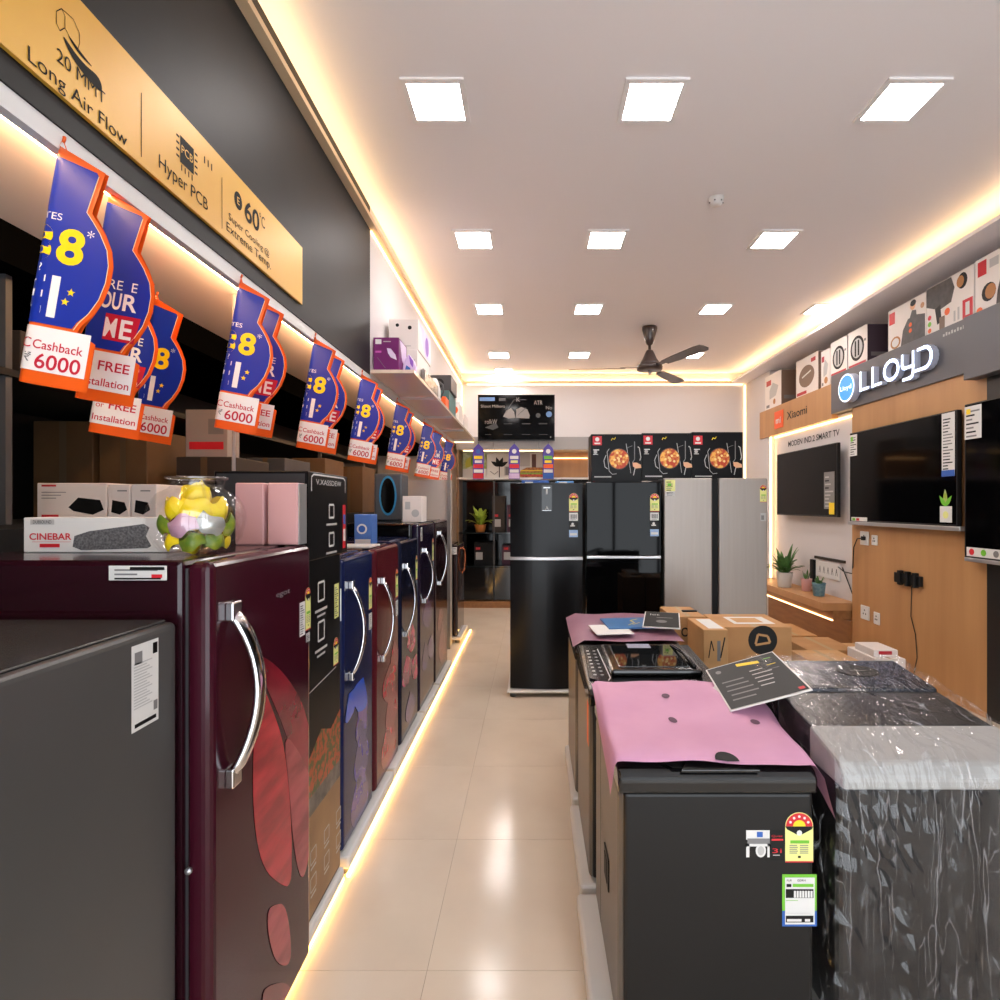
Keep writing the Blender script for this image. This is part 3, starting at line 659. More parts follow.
mb.build('front_print', t); mb = MB(); mb.poly([(.35,.02),(.385,.02),(.385,.2),(.35,.2)],p,PRED); mb.rect(.355,.38,.05,.1,p,PWHITE,.002); mb.rect(.355,.38,.12,.16,p,PBLUE,.002); mb.build('sticker', t)
mb = MB(); mb.rect(.01,.32,.02,.31,PF(-1.12,1.93,1.4005),mat('carton_side_grey',(46,46,48),.4)); mb.build('side_print', t)

# fridges further along the row ------------------------------------------------
NVY = mat('navy_side', (16,24,56), .15, coat=.15); NVYD = mat('navy_door', (18,28,70), .13, spec=.3); PRP = mat('petal_purple', (92,74,140), .15, coat=.15, c2=(54,50,100), scale=9); BLP = mat('petal_blue', (36,80,190), .15, coat=.15)
M2 = mat('maroon_door_2', (84,26,34), .13, spec=.3); RP = mat('petal_rose', (172,54,64), .15, coat=.15, c2=(110,36,48), scale=9)
DB = mat('dark_blue_door', (20,24,44), .12, spec=.3); DP = mat('dark_purple_door', (30,22,42), .12, spec=.3); BM = mat('black_maroon_door', (36,18,24), .12, spec=.3); PKP = mat('petal_pink', (196,78,104), .15, coat=.15, c2=(120,50,80), scale=9)
stand(-1.44,-.785,2.355,3.12,'white stand under the bright blue refrigerator',.095); 
t,d,pl,W,H = fridge1(-.82,2.37,2.82,.096,1.37,NVY,NVYD,'navy blue refrigerator with purple flower print, first after the black carton', [
  (PRP,[(.5,-.02,.3,.28,85),(.6,.14,.26,.24,95),(.55,.28,.2,.2,80),(.62,.36,.16,.16,90)]),(BLP,[(.45,.42,.16,.26,60),(.3,.44,.12,.2,120)])],hz=(.58,.9),hy=.2)
mb = MB(); energy(mb,pl,W-.075,.98,.05,.16); mb.build('energy_label', d); mb = MB(); info(mb,pl,W-.075,.88,.05,.08,2); mb.build('feature_label', d)
t2 = MB().box(-.845,-.825,2.365,2.372,1.1,1.24,SILV,r=.003).build('side_clip', t)
t,d,pl,W,H = fridge1(-.82,2.87,3.36,.096,1.37,MAR,M2,'red maroon refrigerator with rose print, second in the row after the black carton', [
  (RP,[(.5,.0,.3,.34,85),(.7,.16,.26,.3,100),(.5,.3,.22,.3,80),(.8,.4,.2,.2,95)])],hz=(.53,.86),hy=.22)
mb = MB(); energy(mb,pl,W-.08,.95,.055,.17); mb.build('energy_label', d); mb = MB(); info(mb,pl,W-.08,.84,.055,.09,2); mb.build('feature_label', d)
stand(-1.44,-.785,3.15,4.0,'white stand under the red maroon and dark blue refrigerators',.095)
t,d,pl,W,H = fridge1(-.82,3.42,3.92,.096,1.375,NVY,DB,'dark blue refrigerator with pink print, third in the row after the black carton', [
  (PKP,[(.55,.4,.2,.3,80),(.35,.26,.2,.3,100),(.7,.24,.18,.24,60)]),(PRP,[(.5,.05,.2,.3,90)])],hz=(.53,.87),hy=.22)
mb = MB(); energy(mb,pl,W-.08,.98,.055,.17); mb.build('energy_label', d)
stand(-1.44,-.785,4.03,4.62,'white stand under the taller dark purple refrigerator',.095)
t,d,pl,W,H = fridge1(-.82,3.98,4.56,.096,1.465,BLKG,DP,'taller dark purple refrigerator with flower print beside the white carton on top', [
  (PRP,[(.5,.4,.25,.4,85),(.4,.18,.22,.3,100),(.7,.2,.2,.3,70)])],hz=(.57,.85),hy=.3)
mb = MB(); info(mb,pl,.03,1.24,.06,.1,2); mb.build('feature_label', d); mb = MB(); energy(mb,pl,W-.09,1.05,.06,.18); mb.build('energy_label', d)
stand(-1.44,-.785,4.65,5.35,'white stand under the far black maroon refrigerator',.095)
t,d,pl,W,H = fridge1(-.82,4.62,5.28,.096,1.465,BLKG,BM,'black maroon refrigerator at the far end of the row next to the grey pillar', [
  (RP,[(.5,.05,.4,.4,85),(.4,.3,.2,.3,110)])],hz=(.6,.92),hy=.3)
# items on those fridges
t = carton('appliance_box', -1.04,-.94,3.2,3.32,1.3705,1.545, mat('box_sky',(70,110,180),.5), 'small blue and white box on the red maroon refrigerator')
mb = MB(); p = PF(-1.04,3.2,1.3705); mb.rect(.005,.095,.005,.03,p,PWHITE); mb.disc(.045,.09,.03,p,PWHITE); mb.disc(.045,.09,.02,p,PBLUE,.002); mb.build('front_print', t)
t = carton('plastic_wrap_sheet', -1.2,-.86,2.9,3.1,1.3705,1.382, mat('wrap_white',(200,198,194),.4), 'flat white packing sheet lying on the red maroon refrigerator','sheet')
t = carton('appliance_box', -1.02,-.87,4.3,4.5,1.4655,1.67, BWH, 'white carton standing on the dark purple refrigerator')
mb = MB(); p = PF(-1.02,4.3,1.4655); mb.rect(.02,.06,.1,.16,p,PLGREY); mb.disc(.1,.07,.03,p,PLGREY); mb.build('front_print', t)
t = thing('air_cooler', (-1.25,4.75,1.4655), 'grey tower appliance with a blue-rimmed black oval behind the fridge row', 'air cooler')
B(-1.36,-1.12,4.7,4.95,1.4655,1.87,mat('cooler_grey',(74,78,84),.35),r=.015).build('body', t); p = PF(-1.24,4.7,1.68)
mb = MB(); mb.disc(0.0,0,.075,p,mat('cooler_blue',(50,140,190),.3),.002,24,.17); mb.disc(0,0,.06,p,BLKG,.004,24,.15); mb.build('oval_vent', t)

# dark shelving behind -----------------------------------------------------------
t = thing('shelf_unit', (-2.05,3.3,0), 'black shelf unit in the dark recess behind the left fridge row', 'shelf')
B(-2.58,-1.52,.3,6.1,.02,1.53,BLK).build('base_cabinet', t)
B(-2.58,-1.86,1.4,6.1,2.06,2.085,BLK).build('shelf_board', t)
for y in (1.95,3.4,4.85,6.08): B(-1.9,-1.87,y,y+.025,1.53,2.42,DGREY).build('upright', t)
BG = 'cartons on the dark shelf unit'
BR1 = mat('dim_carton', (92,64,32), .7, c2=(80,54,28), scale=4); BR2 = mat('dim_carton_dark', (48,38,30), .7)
t = carton('cooktop_carton', -2.03,-1.745,2.25,2.5,1.5305,1.69, BWH, 'wide white carton with a cooktop picture on the dark shelf', group=BG)
mb = MB(); p = PF(-2.03,2.25,1.5305); mb.poly([(.13,.06),(.17,.1),(.26,.09),(.275,.05),(.23,.03),(.15,.045)],p,PBLACK); mb.rect(.02,.09,.015,.03,p,PRED); mb.rect(.02,.08,.145,.152,p,PRED)
for k in range(3): mb.rect(.02,.12-.02*k,.12-.012*k,.123-.012*k,p,PGREY)
mb.build('front_print', t)
for i,(x0,x1) in enumerate(((-1.74,-1.65),(-1.645,-1.54))):
    t = carton('cooktop_carton', x0,x1,2.25,2.5,1.5305,1.685, BWH, ('narrow white carton with hob picture touching the wide cooktop carton','narrow white carton with hob picture nearest the candy jar')[i], group=BG)
    mb = MB(); p = PF(x0,2.25,1.5305); mb.poly([(.015,.04),(.02,.09),(.07,.08),(.08,.05),(.05,.03)],p,PBLACK); mb.rect(.04,.08,.125,.13,p,PGREY); mb.build('front_print', t)
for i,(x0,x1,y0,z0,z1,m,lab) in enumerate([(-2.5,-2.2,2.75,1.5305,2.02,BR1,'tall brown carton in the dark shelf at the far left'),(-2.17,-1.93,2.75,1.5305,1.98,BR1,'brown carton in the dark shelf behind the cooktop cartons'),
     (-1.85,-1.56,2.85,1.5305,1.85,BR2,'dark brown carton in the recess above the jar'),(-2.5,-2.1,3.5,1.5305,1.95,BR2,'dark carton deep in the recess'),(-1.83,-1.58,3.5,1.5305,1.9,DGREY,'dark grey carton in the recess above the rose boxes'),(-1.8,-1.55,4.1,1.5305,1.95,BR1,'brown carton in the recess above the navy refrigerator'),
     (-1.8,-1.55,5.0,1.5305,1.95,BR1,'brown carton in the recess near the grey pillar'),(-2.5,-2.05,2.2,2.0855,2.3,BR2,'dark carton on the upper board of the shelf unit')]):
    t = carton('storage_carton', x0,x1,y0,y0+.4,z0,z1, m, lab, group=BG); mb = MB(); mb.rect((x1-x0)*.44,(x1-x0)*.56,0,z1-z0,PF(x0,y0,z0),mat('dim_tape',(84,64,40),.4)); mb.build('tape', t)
    if i == 3: mb = MB(); mb.rect(.05,.3,.1,.3,PF(x0,y0,z0),PGREY); mb.build('front_print', t)
t = thing('paper_bag', (-1.7,2.82,1.853), 'white and red paper bag on the dark brown carton', 'bag')
B(-1.82,-1.6,2.88,3.0,1.851,2.1,mat('bag_grey',(150,140,136),.6),r=.004).build('body', t); mb = MB(); mb.rect(.02,.2,.04,.08,PF(-1.82,2.88,1.851),PRED); mb.rect(.12,.2,.12,.2,PF(-1.82,2.88,1.851),PGREY); mb.build('front_print', t)
MB().tube([(-1.36,2.5,1.5305-.0),(-1.36,2.5,2.556)],.008,mat('rod_white',(190,176,170),.4),n=8).build('hanging_rod', label='thin pale vertical rod behind the rose pink boxes', cat='rod')

# pillar and far-left cabinet -------------------------------------------------------
struct(B(-2.6,-.93,6.15,6.3,0,1.88,mat('pillar_grey',(176,170,166),.5)), 'wall_left_partition')
B(-.95,-.92,6.1,6.149,0.0,2.0,mat('pillar_edge',(120,116,116),.4)).build('corner_post', label='slim grey corner post at the end of the fridge row', cat='post')
stand(-1.44,-.83,6.36,7.0,'small stand under the far dark refrigerator by the back cabinets',.075)
t,d,pl,W,H = fridge1(-.87,6.36,6.95,.076,1.14,BLKG,mat('far_dark_door',(40,24,24),.12,coat=.2),'low dark refrigerator with copper handle beyond the grey pillar', [], hz=(.62,.95), hy=.6, handle=False)
MB().tube([(-.87,6.72,.78),(-.84,6.74,.82),(-.83,6.74,.95),(-.84,6.74,1.05),(-.87,6.72,1.08)],.012,mat('copper',(176,104,72),.2,1)).build('handle', d)
mb = MB(); info(mb,PF(-.95,6.355,1.03),0,0,.07,.08,4); mb.build('side_label', t)
# ================================================================= BACK OF THE SHOP
# television on the back wall
def tv(name, pl, w, h, label, t=.04, stickers=None, bez=.008, group=None, mount=.06):
    # pl: plane of the FRONT glass, origin at lower left corner
    o = pl.p(w/2, 0, 0); r = thing('television', o, label, 'television', group or 'wall televisions')
    MB().prism([(0,0),(w,0),(w,h),(0,h)], pl, t-.003, BLK, off=-t, r=.004).build('back_case', r)
    MB().rect(bez, w-bez, bez*2, h-bez, pl, SCREEN, off=-.0025).build('screen', r)
    mb = MB(); f = mat('tv_bezel', (26,26,28), .3)
    for a0,a1,b0,b1 in ((0,w,0,bez*2),(0,w,h-bez,h),(0,bez,bez*2,h-bez),(w-bez,w,bez*2,h-bez)): mb.prism([(a0,b0),(a1,b0),(a1,b1),(a0,b1)], pl, .004, f, off=-.004)
    mb.build('bezel', r)
    MB().prism([(w*.4,h*.35),(w*.6,h*.35),(w*.6,h*.65),(w*.4,h*.65)], pl, mount, DGREY, off=-t-mount).build('wall_mount', r)
    return r
pl = PL((-.853,8.5,2.592),(.933,0,0),(0,0,.933)); t = tv('tv', pl, 1.275, .765, 'television showing a black picture screen high on the white back wall', mount=.655)
SW = mat('screen_white', (120,112,106), .3); SD = mat('screen_dim', (40,38,38), .3); SB = mat('screen_blue', (80,110,150), .3)
mb = MB(); mb.rect(.03,.28,.66,.72,pl,SB); mb.rect(.35,.46,.66,.71,pl,SD); mb.build('screen_badge', t); mb = MB(); mb.text('K',.67,.65,.07,pl,SW); mb.build('screen_logo', t); mb = MB(); mb.text('Shoot Millions',.25,.55,.05,pl,SW,w=.4); mb.build('screen_title', t); mb = MB()
mb.poly([(.42,.4),(.47,.5),(.55,.54),(.6,.48),(.62,.38),(.5,.37)],pl,SW); mb.poly([(.63,.38),(.64,.52),(.72,.56),(.82,.52),(.86,.42),(.85,.37)],pl,SW); mb.line([(.45,.45),(.6,.68),(.8,.68)],.012,pl,SD); mb.line([(.66,.42),(.8,.55)],.01,pl,SD)
mb.build('screen_picture', t); mb = MB(); mb.text('ATR',1.0,.6,.07,pl,SW,w=.14); mb.text('No',1.18,.52,.06,pl,SW); mb.disc(1.18,.44,.05,pl,SB,n=12); mb.disc(1.0,.42,.04,pl,SD,n=10); mb.build('screen_tile', t); mb = MB(); mb.text('rolkW',.22,.28,.08,pl,SW,w=.2); mb.poly([(.12,.22),(.3,.3),(.34,.22),(.25,.18)],pl,SD)
mb.build('screen_tile', t); mb = MB()
for a in (.5,.8,1.08):
    mb.rect(a-.07,a+.07,.275,.29,pl,SD); mb.rect(a-.07,a+.07,.1,.11,pl,SD)
mb.rect(.12,.22,.1,.108,pl,SD); mb.rect(1.2,1.215,.05,.075,pl,SW); mb.build('screen_captions', t)
# back display unit
GB = mat('grey_laminate', (150,144,140), .3)
r = thing('display_unit', (-.2,8.9,0), 'built-in display unit across the back wall with a lit picture niche', 'display unit')
for i,(x0,x1) in enumerate(((-1.19,-.62),(-.615,.08),(.085,.9))): B(x0,x1,8.55,9.195,2.46,2.66,GB,r=.003,seg=1).build('fascia_board', r)
B(-1.19,.9,8.58,9.19,2.0,2.03,PWHITE).build('niche_shelf', r); B(.24,.9,9.0,9.19,2.03,2.46,OAK).build('oak_back_panel', r)
B(-1.19,-1.16,8.58,9.19,.1,2.46,mat('unit_wood',(120,92,66),.4)).build('side_panel', r)
B(.4,.9,8.6,9.19,.1,2.0,BLK).build('lower_case', r)
B(-1.16,.4,9.1,9.19,.1,2.0,BLKG).build('glass_back', r)
for z in (1.15,.62): B(-1.16,.4,8.62,9.1,z,z+.02,mat('unit_glass_shelf',(30,34,34),.08)).build('glass_shelf', r)
B(-1.16,.9,8.55,9.19,.0,.1,OAKD).build('plinth', r)
B(-.62,-.6,8.6,8.63,.1,2.0,DGREY).build('upright', r)
for i,(x0,x1) in enumerate(((-1.155,-.625),(-.595,.0))): B(x0,x1,8.585,8.595,.12,.62,mat('unit_dark_door',(24,22,22),.1)).build('lower_door', r)
led(.25,.89,8.978,8.998,2.36,2.37,LEDT,'LED line behind the oak panel right of the picture niche')
led(-1.1,.2,8.66,8.68,2.447,2.458,LEDT,'warm LED line inside the top of the picture niche')
GLF = mat('leaf_picture', (150,170,60), .4, c2=(214,220,190), scale=9)
PIC = [(-1.15,-.76,'green leaf picture panel in the back display niche',0),(-.75,-.36,'white picture panel with a black plant drawing in the back niche',1),(-.35,.23,'pale picture panel with a burger in the back niche',2)]
for x0,x1,lab,k in PIC:
    t = thing('picture_panel', ((x0+x1)/2,9.0,2.03), lab, 'picture', 'picture panels in the back niche'); B(x0,x1,8.99,9.02,2.031,2.458,PWHITE).build('board', t); p = PF(x0,8.99,2.031); mb = MB()
    if k == 0: mb.rect(.0,.39,.16,.42,p,GLF); mb.poly(petal(.05,.18,.3,.14,.9),p,mat('leaf_yellow',(190,190,50),.4),.002); mb.poly(petal(.2,.18,.2,.1,1.8),p,PGRN,.0025)
    elif k == 1:
        mb.line([(.2,.02),(.2,.25)],.015,p,PBLACK)
        for a in (.5,1.2,1.9,2.6): mb.poly(petal(.2,.2,.16,.07,a),p,PBLACK,.002)
        mb.rect(.28,.37,.05,.2,p,PLGREY); mb.rect(.3,.36,.06,.19,p,PGREY,.002); mb.line([(.05,.12),(.12,.07),(.18,.12)],.012,p,PGREY)
    else: mb.rect(.1,.3,.2,.42,p,PLGREY); mb.rect(.02,.05,.1,.42,p,CARD); mb.rect(.33,.4,.15,.4,p,mat('print_brown',(90,50,36),.5))
    mb.build('printed_picture', t)
t = thing('food_standee', (0,8.8,2.03), 'burger-shaped cardboard cut-out on the back niche shelf', 'sign'); mb = MB(); p = PF(-.2,8.8,2.031)
MB().prism([(0,0),(.5,0),(.52,.06),(.5,.12),(.4,.17),(.1,.17),(0,.12),(-.02,.06)],p,.01,mat('bun_print',(200,130,50),.5,c2=(120,60,30),scale=24),off=-.01).build('cutout', t)
for i in range(3): mb.rect(.0,.5,.03+.04*i,.045+.04*i,p,(PRED,PGRN,PYEL)[i])
mb.build('filling_print', t)
# purple arched danglers
DV = mat('dangler_violet', (70,50,150), .35)
for i,(x,lab) in enumerate(((-.845,'purple arched hanging strip below the television, left of three'),(-.29,'purple arched hanging strip below the television, middle of three'),(.235,'purple arched hanging strip above the black refrigerator, right of three'))):
    t = thing('hanging_strip', (x,8.5,2.0), lab, 'poster', 'purple arched hanging strips'); p = PF(x-.085,8.5,2.0); W = .17
    out = [(0,0),(W,0),(W,.43),(W*.9,.48),(W*.5,.55),(W*.1,.48),(0,.43)]
    MB().prism(out,p,.006,DV,off=-.006).build('strip', t); mb = MB()
    mb.rect(.005,W-.005,.01,.09,p,(PRED,LIL,PBLUE)[i]); mb.rect(.015,W-.015,.1,.15,p,PWHITE); mb.rect(.01,W-.01,.17,.23,p,(PRED,PRED,PORG)[i]); mb.rect(.03,W-.03,.25,.29,p,(PWHITE,PLYEL,PYEL)[i]); mb.rect(.02,W-.02,.31,.36,p,(PYEL,PWHITE,PGRN)[i]); mb.disc(W/2,.43,.035,p,(PBLUE,PWHITE,PWHITE)[i])
    mb.build('printed_bands', t); MB().tube([(x,8.503,2.54),(x,8.503,2.572),(x,8.549,2.578)],.004,DGREY,n=5).build('hook', t)
# plants / objects in the dark cabinet
LEAF = mat('leaf_green', (120,150,46), .45, c2=(170,190,70), scale=12); LEAFD = mat('leaf_dark_green', (52,92,44), .45, c2=(84,124,60), scale=12)
def plant(name, x, y, z, pr, ph, potm, label, n, L, wl, m, rnd, lean=.9, up=.5):
    t = thing(name, (x,y,z), label, 'plant'); MB().lathe([(0,0),(pr*.72,0),(pr*.78,.006),(pr,ph*.95),(pr*1.04,ph),(pr*.92,ph),(pr*.88,ph*.9),(0,ph*.88)],(x,y,z),potm,n=20).build('pot', t)
    MB().lathe([(0,ph*.885),(pr*.87,ph*.885)],(x,y,z),mat('soil',(50,36,26),.9),n=16).build('soil', t)
    for i in range(n):
        a = 2*PI*i/n+rnd.uniform(-.3,.3); l = L*rnd.uniform(.7,1.1); rows = []; e = up*rnd.uniform(.6,1.5); q = 7
        for j in range(q+1):
            s = j/q; rr = pr*.3+l*lean*(s if e<1 else s*.6); h = ph*.9+l*(e*s-.75*s*s*lean); c = Vector((x+rr*math.cos(a), y+rr*math.sin(a), z+h)); sd = Vector((-math.sin(a),math.cos(a),0))*wl*math.sin(PI*min(.98,s*.9+.08)); rows.append([c-sd, c+Vector((0,0,-wl*.25)), c+sd])
        MB().grid(rows, m).build('leaf', t)
    return t
rnd = random.Random(9)
plant('potted_plant',-.84,8.75,1.17,.09,.12,mat('pot_orange',(190,120,60),.5),'bushy yellow-green potted plant in the dark back cabinet',34,.3,.03,LEAF,rnd,.75,1.2)
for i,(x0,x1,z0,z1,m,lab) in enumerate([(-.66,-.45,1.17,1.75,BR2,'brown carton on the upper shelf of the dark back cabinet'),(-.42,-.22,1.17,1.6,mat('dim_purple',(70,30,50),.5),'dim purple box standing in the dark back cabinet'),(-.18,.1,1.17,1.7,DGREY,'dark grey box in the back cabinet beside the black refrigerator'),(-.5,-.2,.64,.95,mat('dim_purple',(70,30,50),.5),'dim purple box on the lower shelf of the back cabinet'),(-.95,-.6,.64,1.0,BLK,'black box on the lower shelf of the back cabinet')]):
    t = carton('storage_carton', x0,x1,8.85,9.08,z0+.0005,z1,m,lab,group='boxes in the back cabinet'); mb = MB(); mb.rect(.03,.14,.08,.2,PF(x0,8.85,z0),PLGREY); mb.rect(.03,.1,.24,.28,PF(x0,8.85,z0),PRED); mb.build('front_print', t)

# big fridges -------------------------------------------------------------------
def bigfridge(x0,x1,y,z0,zt,split,doorm,label,depth=.64,dt=.06,bodym=None):
    t = thing('refrigerator', ((x0+x1)/2,y+depth/2,z0), label, 'refrigerator', 'large refrigerators at the back')
    B(x0+.004,x1-.004,y+dt+.006,y+depth,z0,zt-.004,bodym or BLK,r=.008).build('cabinet', t)
    return t
FB = mat('fridge_black_steel', (15,15,16), .22, .2, c2=(18,17,19), scale=30, stretch=(1,1,.05), spec=.25); FBG = mat('fridge_black_glass', (4,4,5), .04, spec=.16)
def bowdoor(x0,x1,y,z0,z1,m,bow=.03,dt=.06,n=10):
    poly = [(x0+(x1-x0)*i/n, y+bow*(2*i/n-1)**2) for i in range(n+1)]; poly += [(x1,y+dt+bow),(x0,y+dt+bow)]
    b = MB().zprism(poly,z0,z1,m,r=.003,seg=1); return b
def smooth_by(o, ang=35):
    me = o.data
    for p in me.polygons: p.use_smooth = True
    me.set_sharp_from_angle(angle=math.radians(ang)); return o
stand(-.215,.43,4.56,5.22,'light grey stand under the tall black steel refrigerator',.055)
t = bigfridge(-.192,.418,4.6,.056,1.785,0,FB,'tall black steel double-door refrigerator in the middle of the floor',depth=.68,dt=.1)
dl = smooth_by(bowdoor(-.192,.418,4.6,.06,1.135,FB).build('lower_door', t)); du = smooth_by(bowdoor(-.192,.418,4.6,1.165,1.785,FB).build('upper_door', t))
smooth_by(MB().zprism([(-.192+.61*i/10,4.592+.03*(i/5-1)**2) for i in range(11)]+[(.418,4.64),(-.192,4.64)],1.138,1.163,SILV,r=.002,seg=1).build('handle_strip', dl))
pl = PF(-.192,4.6,0); mb = MB(); mb.rect(.265,.35,1.55,1.765,pl,BLKG,.0015); mb.rect(.28,.335,1.74,1.75,pl,SILV,.002); mb.rect(.3,.315,1.69,1.735,pl,PLGREY,.002); mb.text('A',.308,1.56,.03,pl,PLGREY,off=.002); mb.rect(.27,.345,1.552,1.556,pl,SILV,.002); mb.build('control_panel', du)
def stickers(du, x, y, z, sc=1.0, slope=0.2):
    q = PL((x,y,z),(math.cos(slope),math.sin(slope),0),(0,0,1)); mb = MB(); energy(mb,q,0,0,.078*sc,.155*sc,.003); mb.build('energy_label', du)
    mb = MB(); barcode(mb,q,0,-.078*sc,.075*sc,.068*sc,.003); mb.build('barcode_label', du)
    mb = MB(); mb.rect(0,.075*sc,-.15*sc,-.09*sc,q,PBLACK,.003); mb.rect(.01,.05*sc,-.125*sc,-.115*sc,q,PWHITE,.004); mb.disc(.03*sc,-.105*sc,.012*sc,q,PWHITE,.004,8); mb.rect(0,.075*sc,-.215*sc,-.155*sc,q,mat('label_pale_blue',(150,180,220),.5),.003); mb.rect(.008,.067*sc,-.2*sc,-.18*sc,q,PWHITE,.004); mb.build('feature_sticker', du)
stickers(du,.302,4.612,1.545,1.0,.13)
# glossy black glass fridge
t = bigfridge(.462,1.11,4.76,.02,1.8,0,FBG,'glossy black glass refrigerator between the black steel and silver ones',depth=.68)
dl = B(.462,1.11,4.76,4.82,.06,1.135,FBG,r=.006).build('lower_door', t); du = B(.462,1.11,4.76,4.82,1.16,1.8,FBG,r=.006).build('upper_door', t)
B(.466,1.106,4.752,4.8,1.137,1.158,SILV,r=.003,seg=1).build('handle_strip', dl)
stickers(du,1.013,4.758,1.545,1.0,0)
# silver side-by-side
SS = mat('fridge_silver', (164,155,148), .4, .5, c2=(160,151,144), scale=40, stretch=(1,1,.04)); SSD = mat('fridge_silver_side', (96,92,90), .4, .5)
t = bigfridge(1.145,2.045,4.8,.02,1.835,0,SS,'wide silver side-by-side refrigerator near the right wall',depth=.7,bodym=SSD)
dL = B(1.145,1.565,4.8,4.86,.06,1.835,SS,r=.01,seg=3).build('left_door', t); dR = B(1.625,2.045,4.8,4.86,.06,1.835,SS,r=.01,seg=3).build('right_door', t)
B(1.567,1.623,4.83,4.86,.06,1.83,BLK).build('handle_channel', t)
q = PF(1.145,4.8,0); mb = MB(); info(mb,q,.01,1.72,.085,.1,3,PLYEL,.002); mb.rect(.03,.06,1.765,1.79,q,PGRN,.0035); info(mb,q,.012,1.68,.08,.04,5,PWHITE,.002); mb.build('energy_label', dL)
mb = MB(); energy(mb,q,.835,1.625,.058,.15,.002); mb.rect(.84,.89,1.46,1.53,q,PLGREY,.002); mb.rect(.845,.87,1.47,1.51,q,PGREY,.003); mb.build('energy_label', dR)
# blue packs on the black fridge
for i,(x0,x1,y0,h,m,lab) in enumerate(((-.1,.14,4.8,.035,PBLUE,'flat blue pack on the black steel refrigerator, left'),(.2,.36,4.85,.03,mat('pack_light_blue',(70,130,190),.4),'flat light blue pack on the black steel refrigerator, right'))):
    t = thing('flat_pack', ((x0+x1)/2,y0,1.782), lab, 'pack', 'flat blue packs'); B(x0,x1,y0,y0+.2,1.7815,1.7815+h,m,r=.006).build('body', t); mb = MB(); mb.rect(.03,.1,.008,.022,PF(x0,y0,1.7815),PWHITE); mb.build('front_print', t)
# oven cartons
PIZ = mat('pizza_print', (190,60,20), .5, c2=(240,180,80), scale=26, sharp=(.45,.6)); SKIN = mat('print_skin', (226,170,130), .5)
lbl = ['black oven carton with pizza picture above the glossy black refrigerator','black oven carton with pizza picture in the middle of three','black oven carton with pizza picture above the silver refrigerator']
for i,(x0,x1,z0,z1) in enumerate(((.55,1.028,1.8005,2.27),(1.03,1.50,1.8355,2.28),(1.502,1.985,1.8355,2.29))):
    t = carton('oven_carton', x0,x1,5.2,5.46,z0,z1,CB,lbl[i],group='oven cartons on top of the large refrigerators'); p = PF(x0,5.2,z0+(0 if i==0 else -.03)); mb = MB()
    W = x1-x0; mb.rect(.015,.1,.365,.45,p,PRED); mb.disc(.057,.42,.02,p,PWHITE,.002,10); mb.rect(.03,.085,.375,.388,p,PWHITE,.002)
    mb.rect(.02,.075,.315,.325,p,PWHITE); mb.disc(.04,.3,.018,p,PLGREY,n=8); mb.rect(.02,.065,.275,.281,p,PWHITE); mb.rect(.03,.19,.06,.072,p,PLGREY); mb.line([(.19,.41),(.2,.43),(.22,.42),(.23,.44)],.006,p,PYEL)
    mb.build('print_marks', t)
    mb = MB(); mb.disc(.262,.235,.1,p,mat('pan_rim',(80,50,40),.4),.0012,28); mb.disc(.262,.235,.092,p,PIZ,.002,28)
    for k in range(9): a = k*2.4; mb.disc(.262+.011*k**.95*math.cos(a),.235+.011*k**.95*math.sin(a),.012,p,mat('cheese_print',(246,214,140),.5),.003,8)
    mb.build('pizza_picture', t)
    mb = MB(); mb.line([(.17,.33),(.15,.3),(.17,.12),(.2,.09),(.24,.095)],.005,p,PLGREY); mb.line([(.14,.27),(.12,.22),(.13,.16),(.155,.14)],.007,p,PLGREY); mb.line([(.33,.38),(.36,.2),(.375,.1)],.005,p,PLGREY); mb.line([(.41,.4),(.41,.23),(.39,.2)],.008,p,PGREY); mb.line([(.34,.34),(.39,.36)],.004,p,PGREY); mb.line([(.44,.35),(.455,.34),(.47,.25),(.46,.22)],.009,p,PLGREY)
    mb.poly([(.39,.2),(.43,.2),(.47,.18),(.475,.15),(.42,.145),(.395,.165)],p,SKIN,.002); mb.line([(.415,.15),(.4,.08)],.008,p,PLGREY); mb.build('tray_picture', t)

# ================================================================= RIGHT WALL
GFL = 'white fascia'
t = thing('sign_board', (3.6,7.2,2.585), 'oak sign board with an orange square logo above the niche television', 'sign')
B(3.4,3.94,6.26,8.25,2.585,2.98,OAK).build('board', t); p = PR(3.4,8.25,0)
dd = lambda x, X=3.4: 550*X/(x-533)
def rp(x, X=3.4): return 8.25-dd(x,X)
zz = lambda x,y,X=3.4: 1.6+(505-y)/550*dd(x,X)
mb = MB().prism([(rp(775),2.66),(rp(783.5),2.66),(rp(783.5),2.9),(rp(775),2.9)],p,.012,mat('logo_orange',(238,92,34),.4),r=.004)
a = (rp(775)+rp(783.5))/2; mb.text('mi',a,2.73,.09,p,PWHITE,off=.0135,w=.15,bold=.02); mb.build('square_logo', t)
MB().text('Xiaomi',(rp(787)+rp(807))/2,2.74,.105,p,PBLACK,off=.002,w=rp(807)-rp(787),bold=.01).build('lettering', t)
p = PR(3.47,7.9,0); MB().text('MODEN IND.2 SMART TV',7.9-6.85,2.39,.075,p,PBLACK,w=1.25,bold=.012).build('wall_lettering', label='dark lettering on the white niche wall above the television', cat='lettering')
t = thing('sign_board', (3.6,5.3,2.63), 'grey sign board with glowing white letters and round blue logo', 'sign')
B(3.38,3.94,4.3,6.24,2.63,3.06,GREYFASCIA,r=.004,seg=1).build('board', t); p = PR(3.38,6.24,0)
def rq(x): return 6.24-550*3.33/(x-533)
mb = MB(); c = rq(848.5)
SIDEL = mat('letter_side', (190,196,215), .4)
pp = PR(3.38,6.24,0)
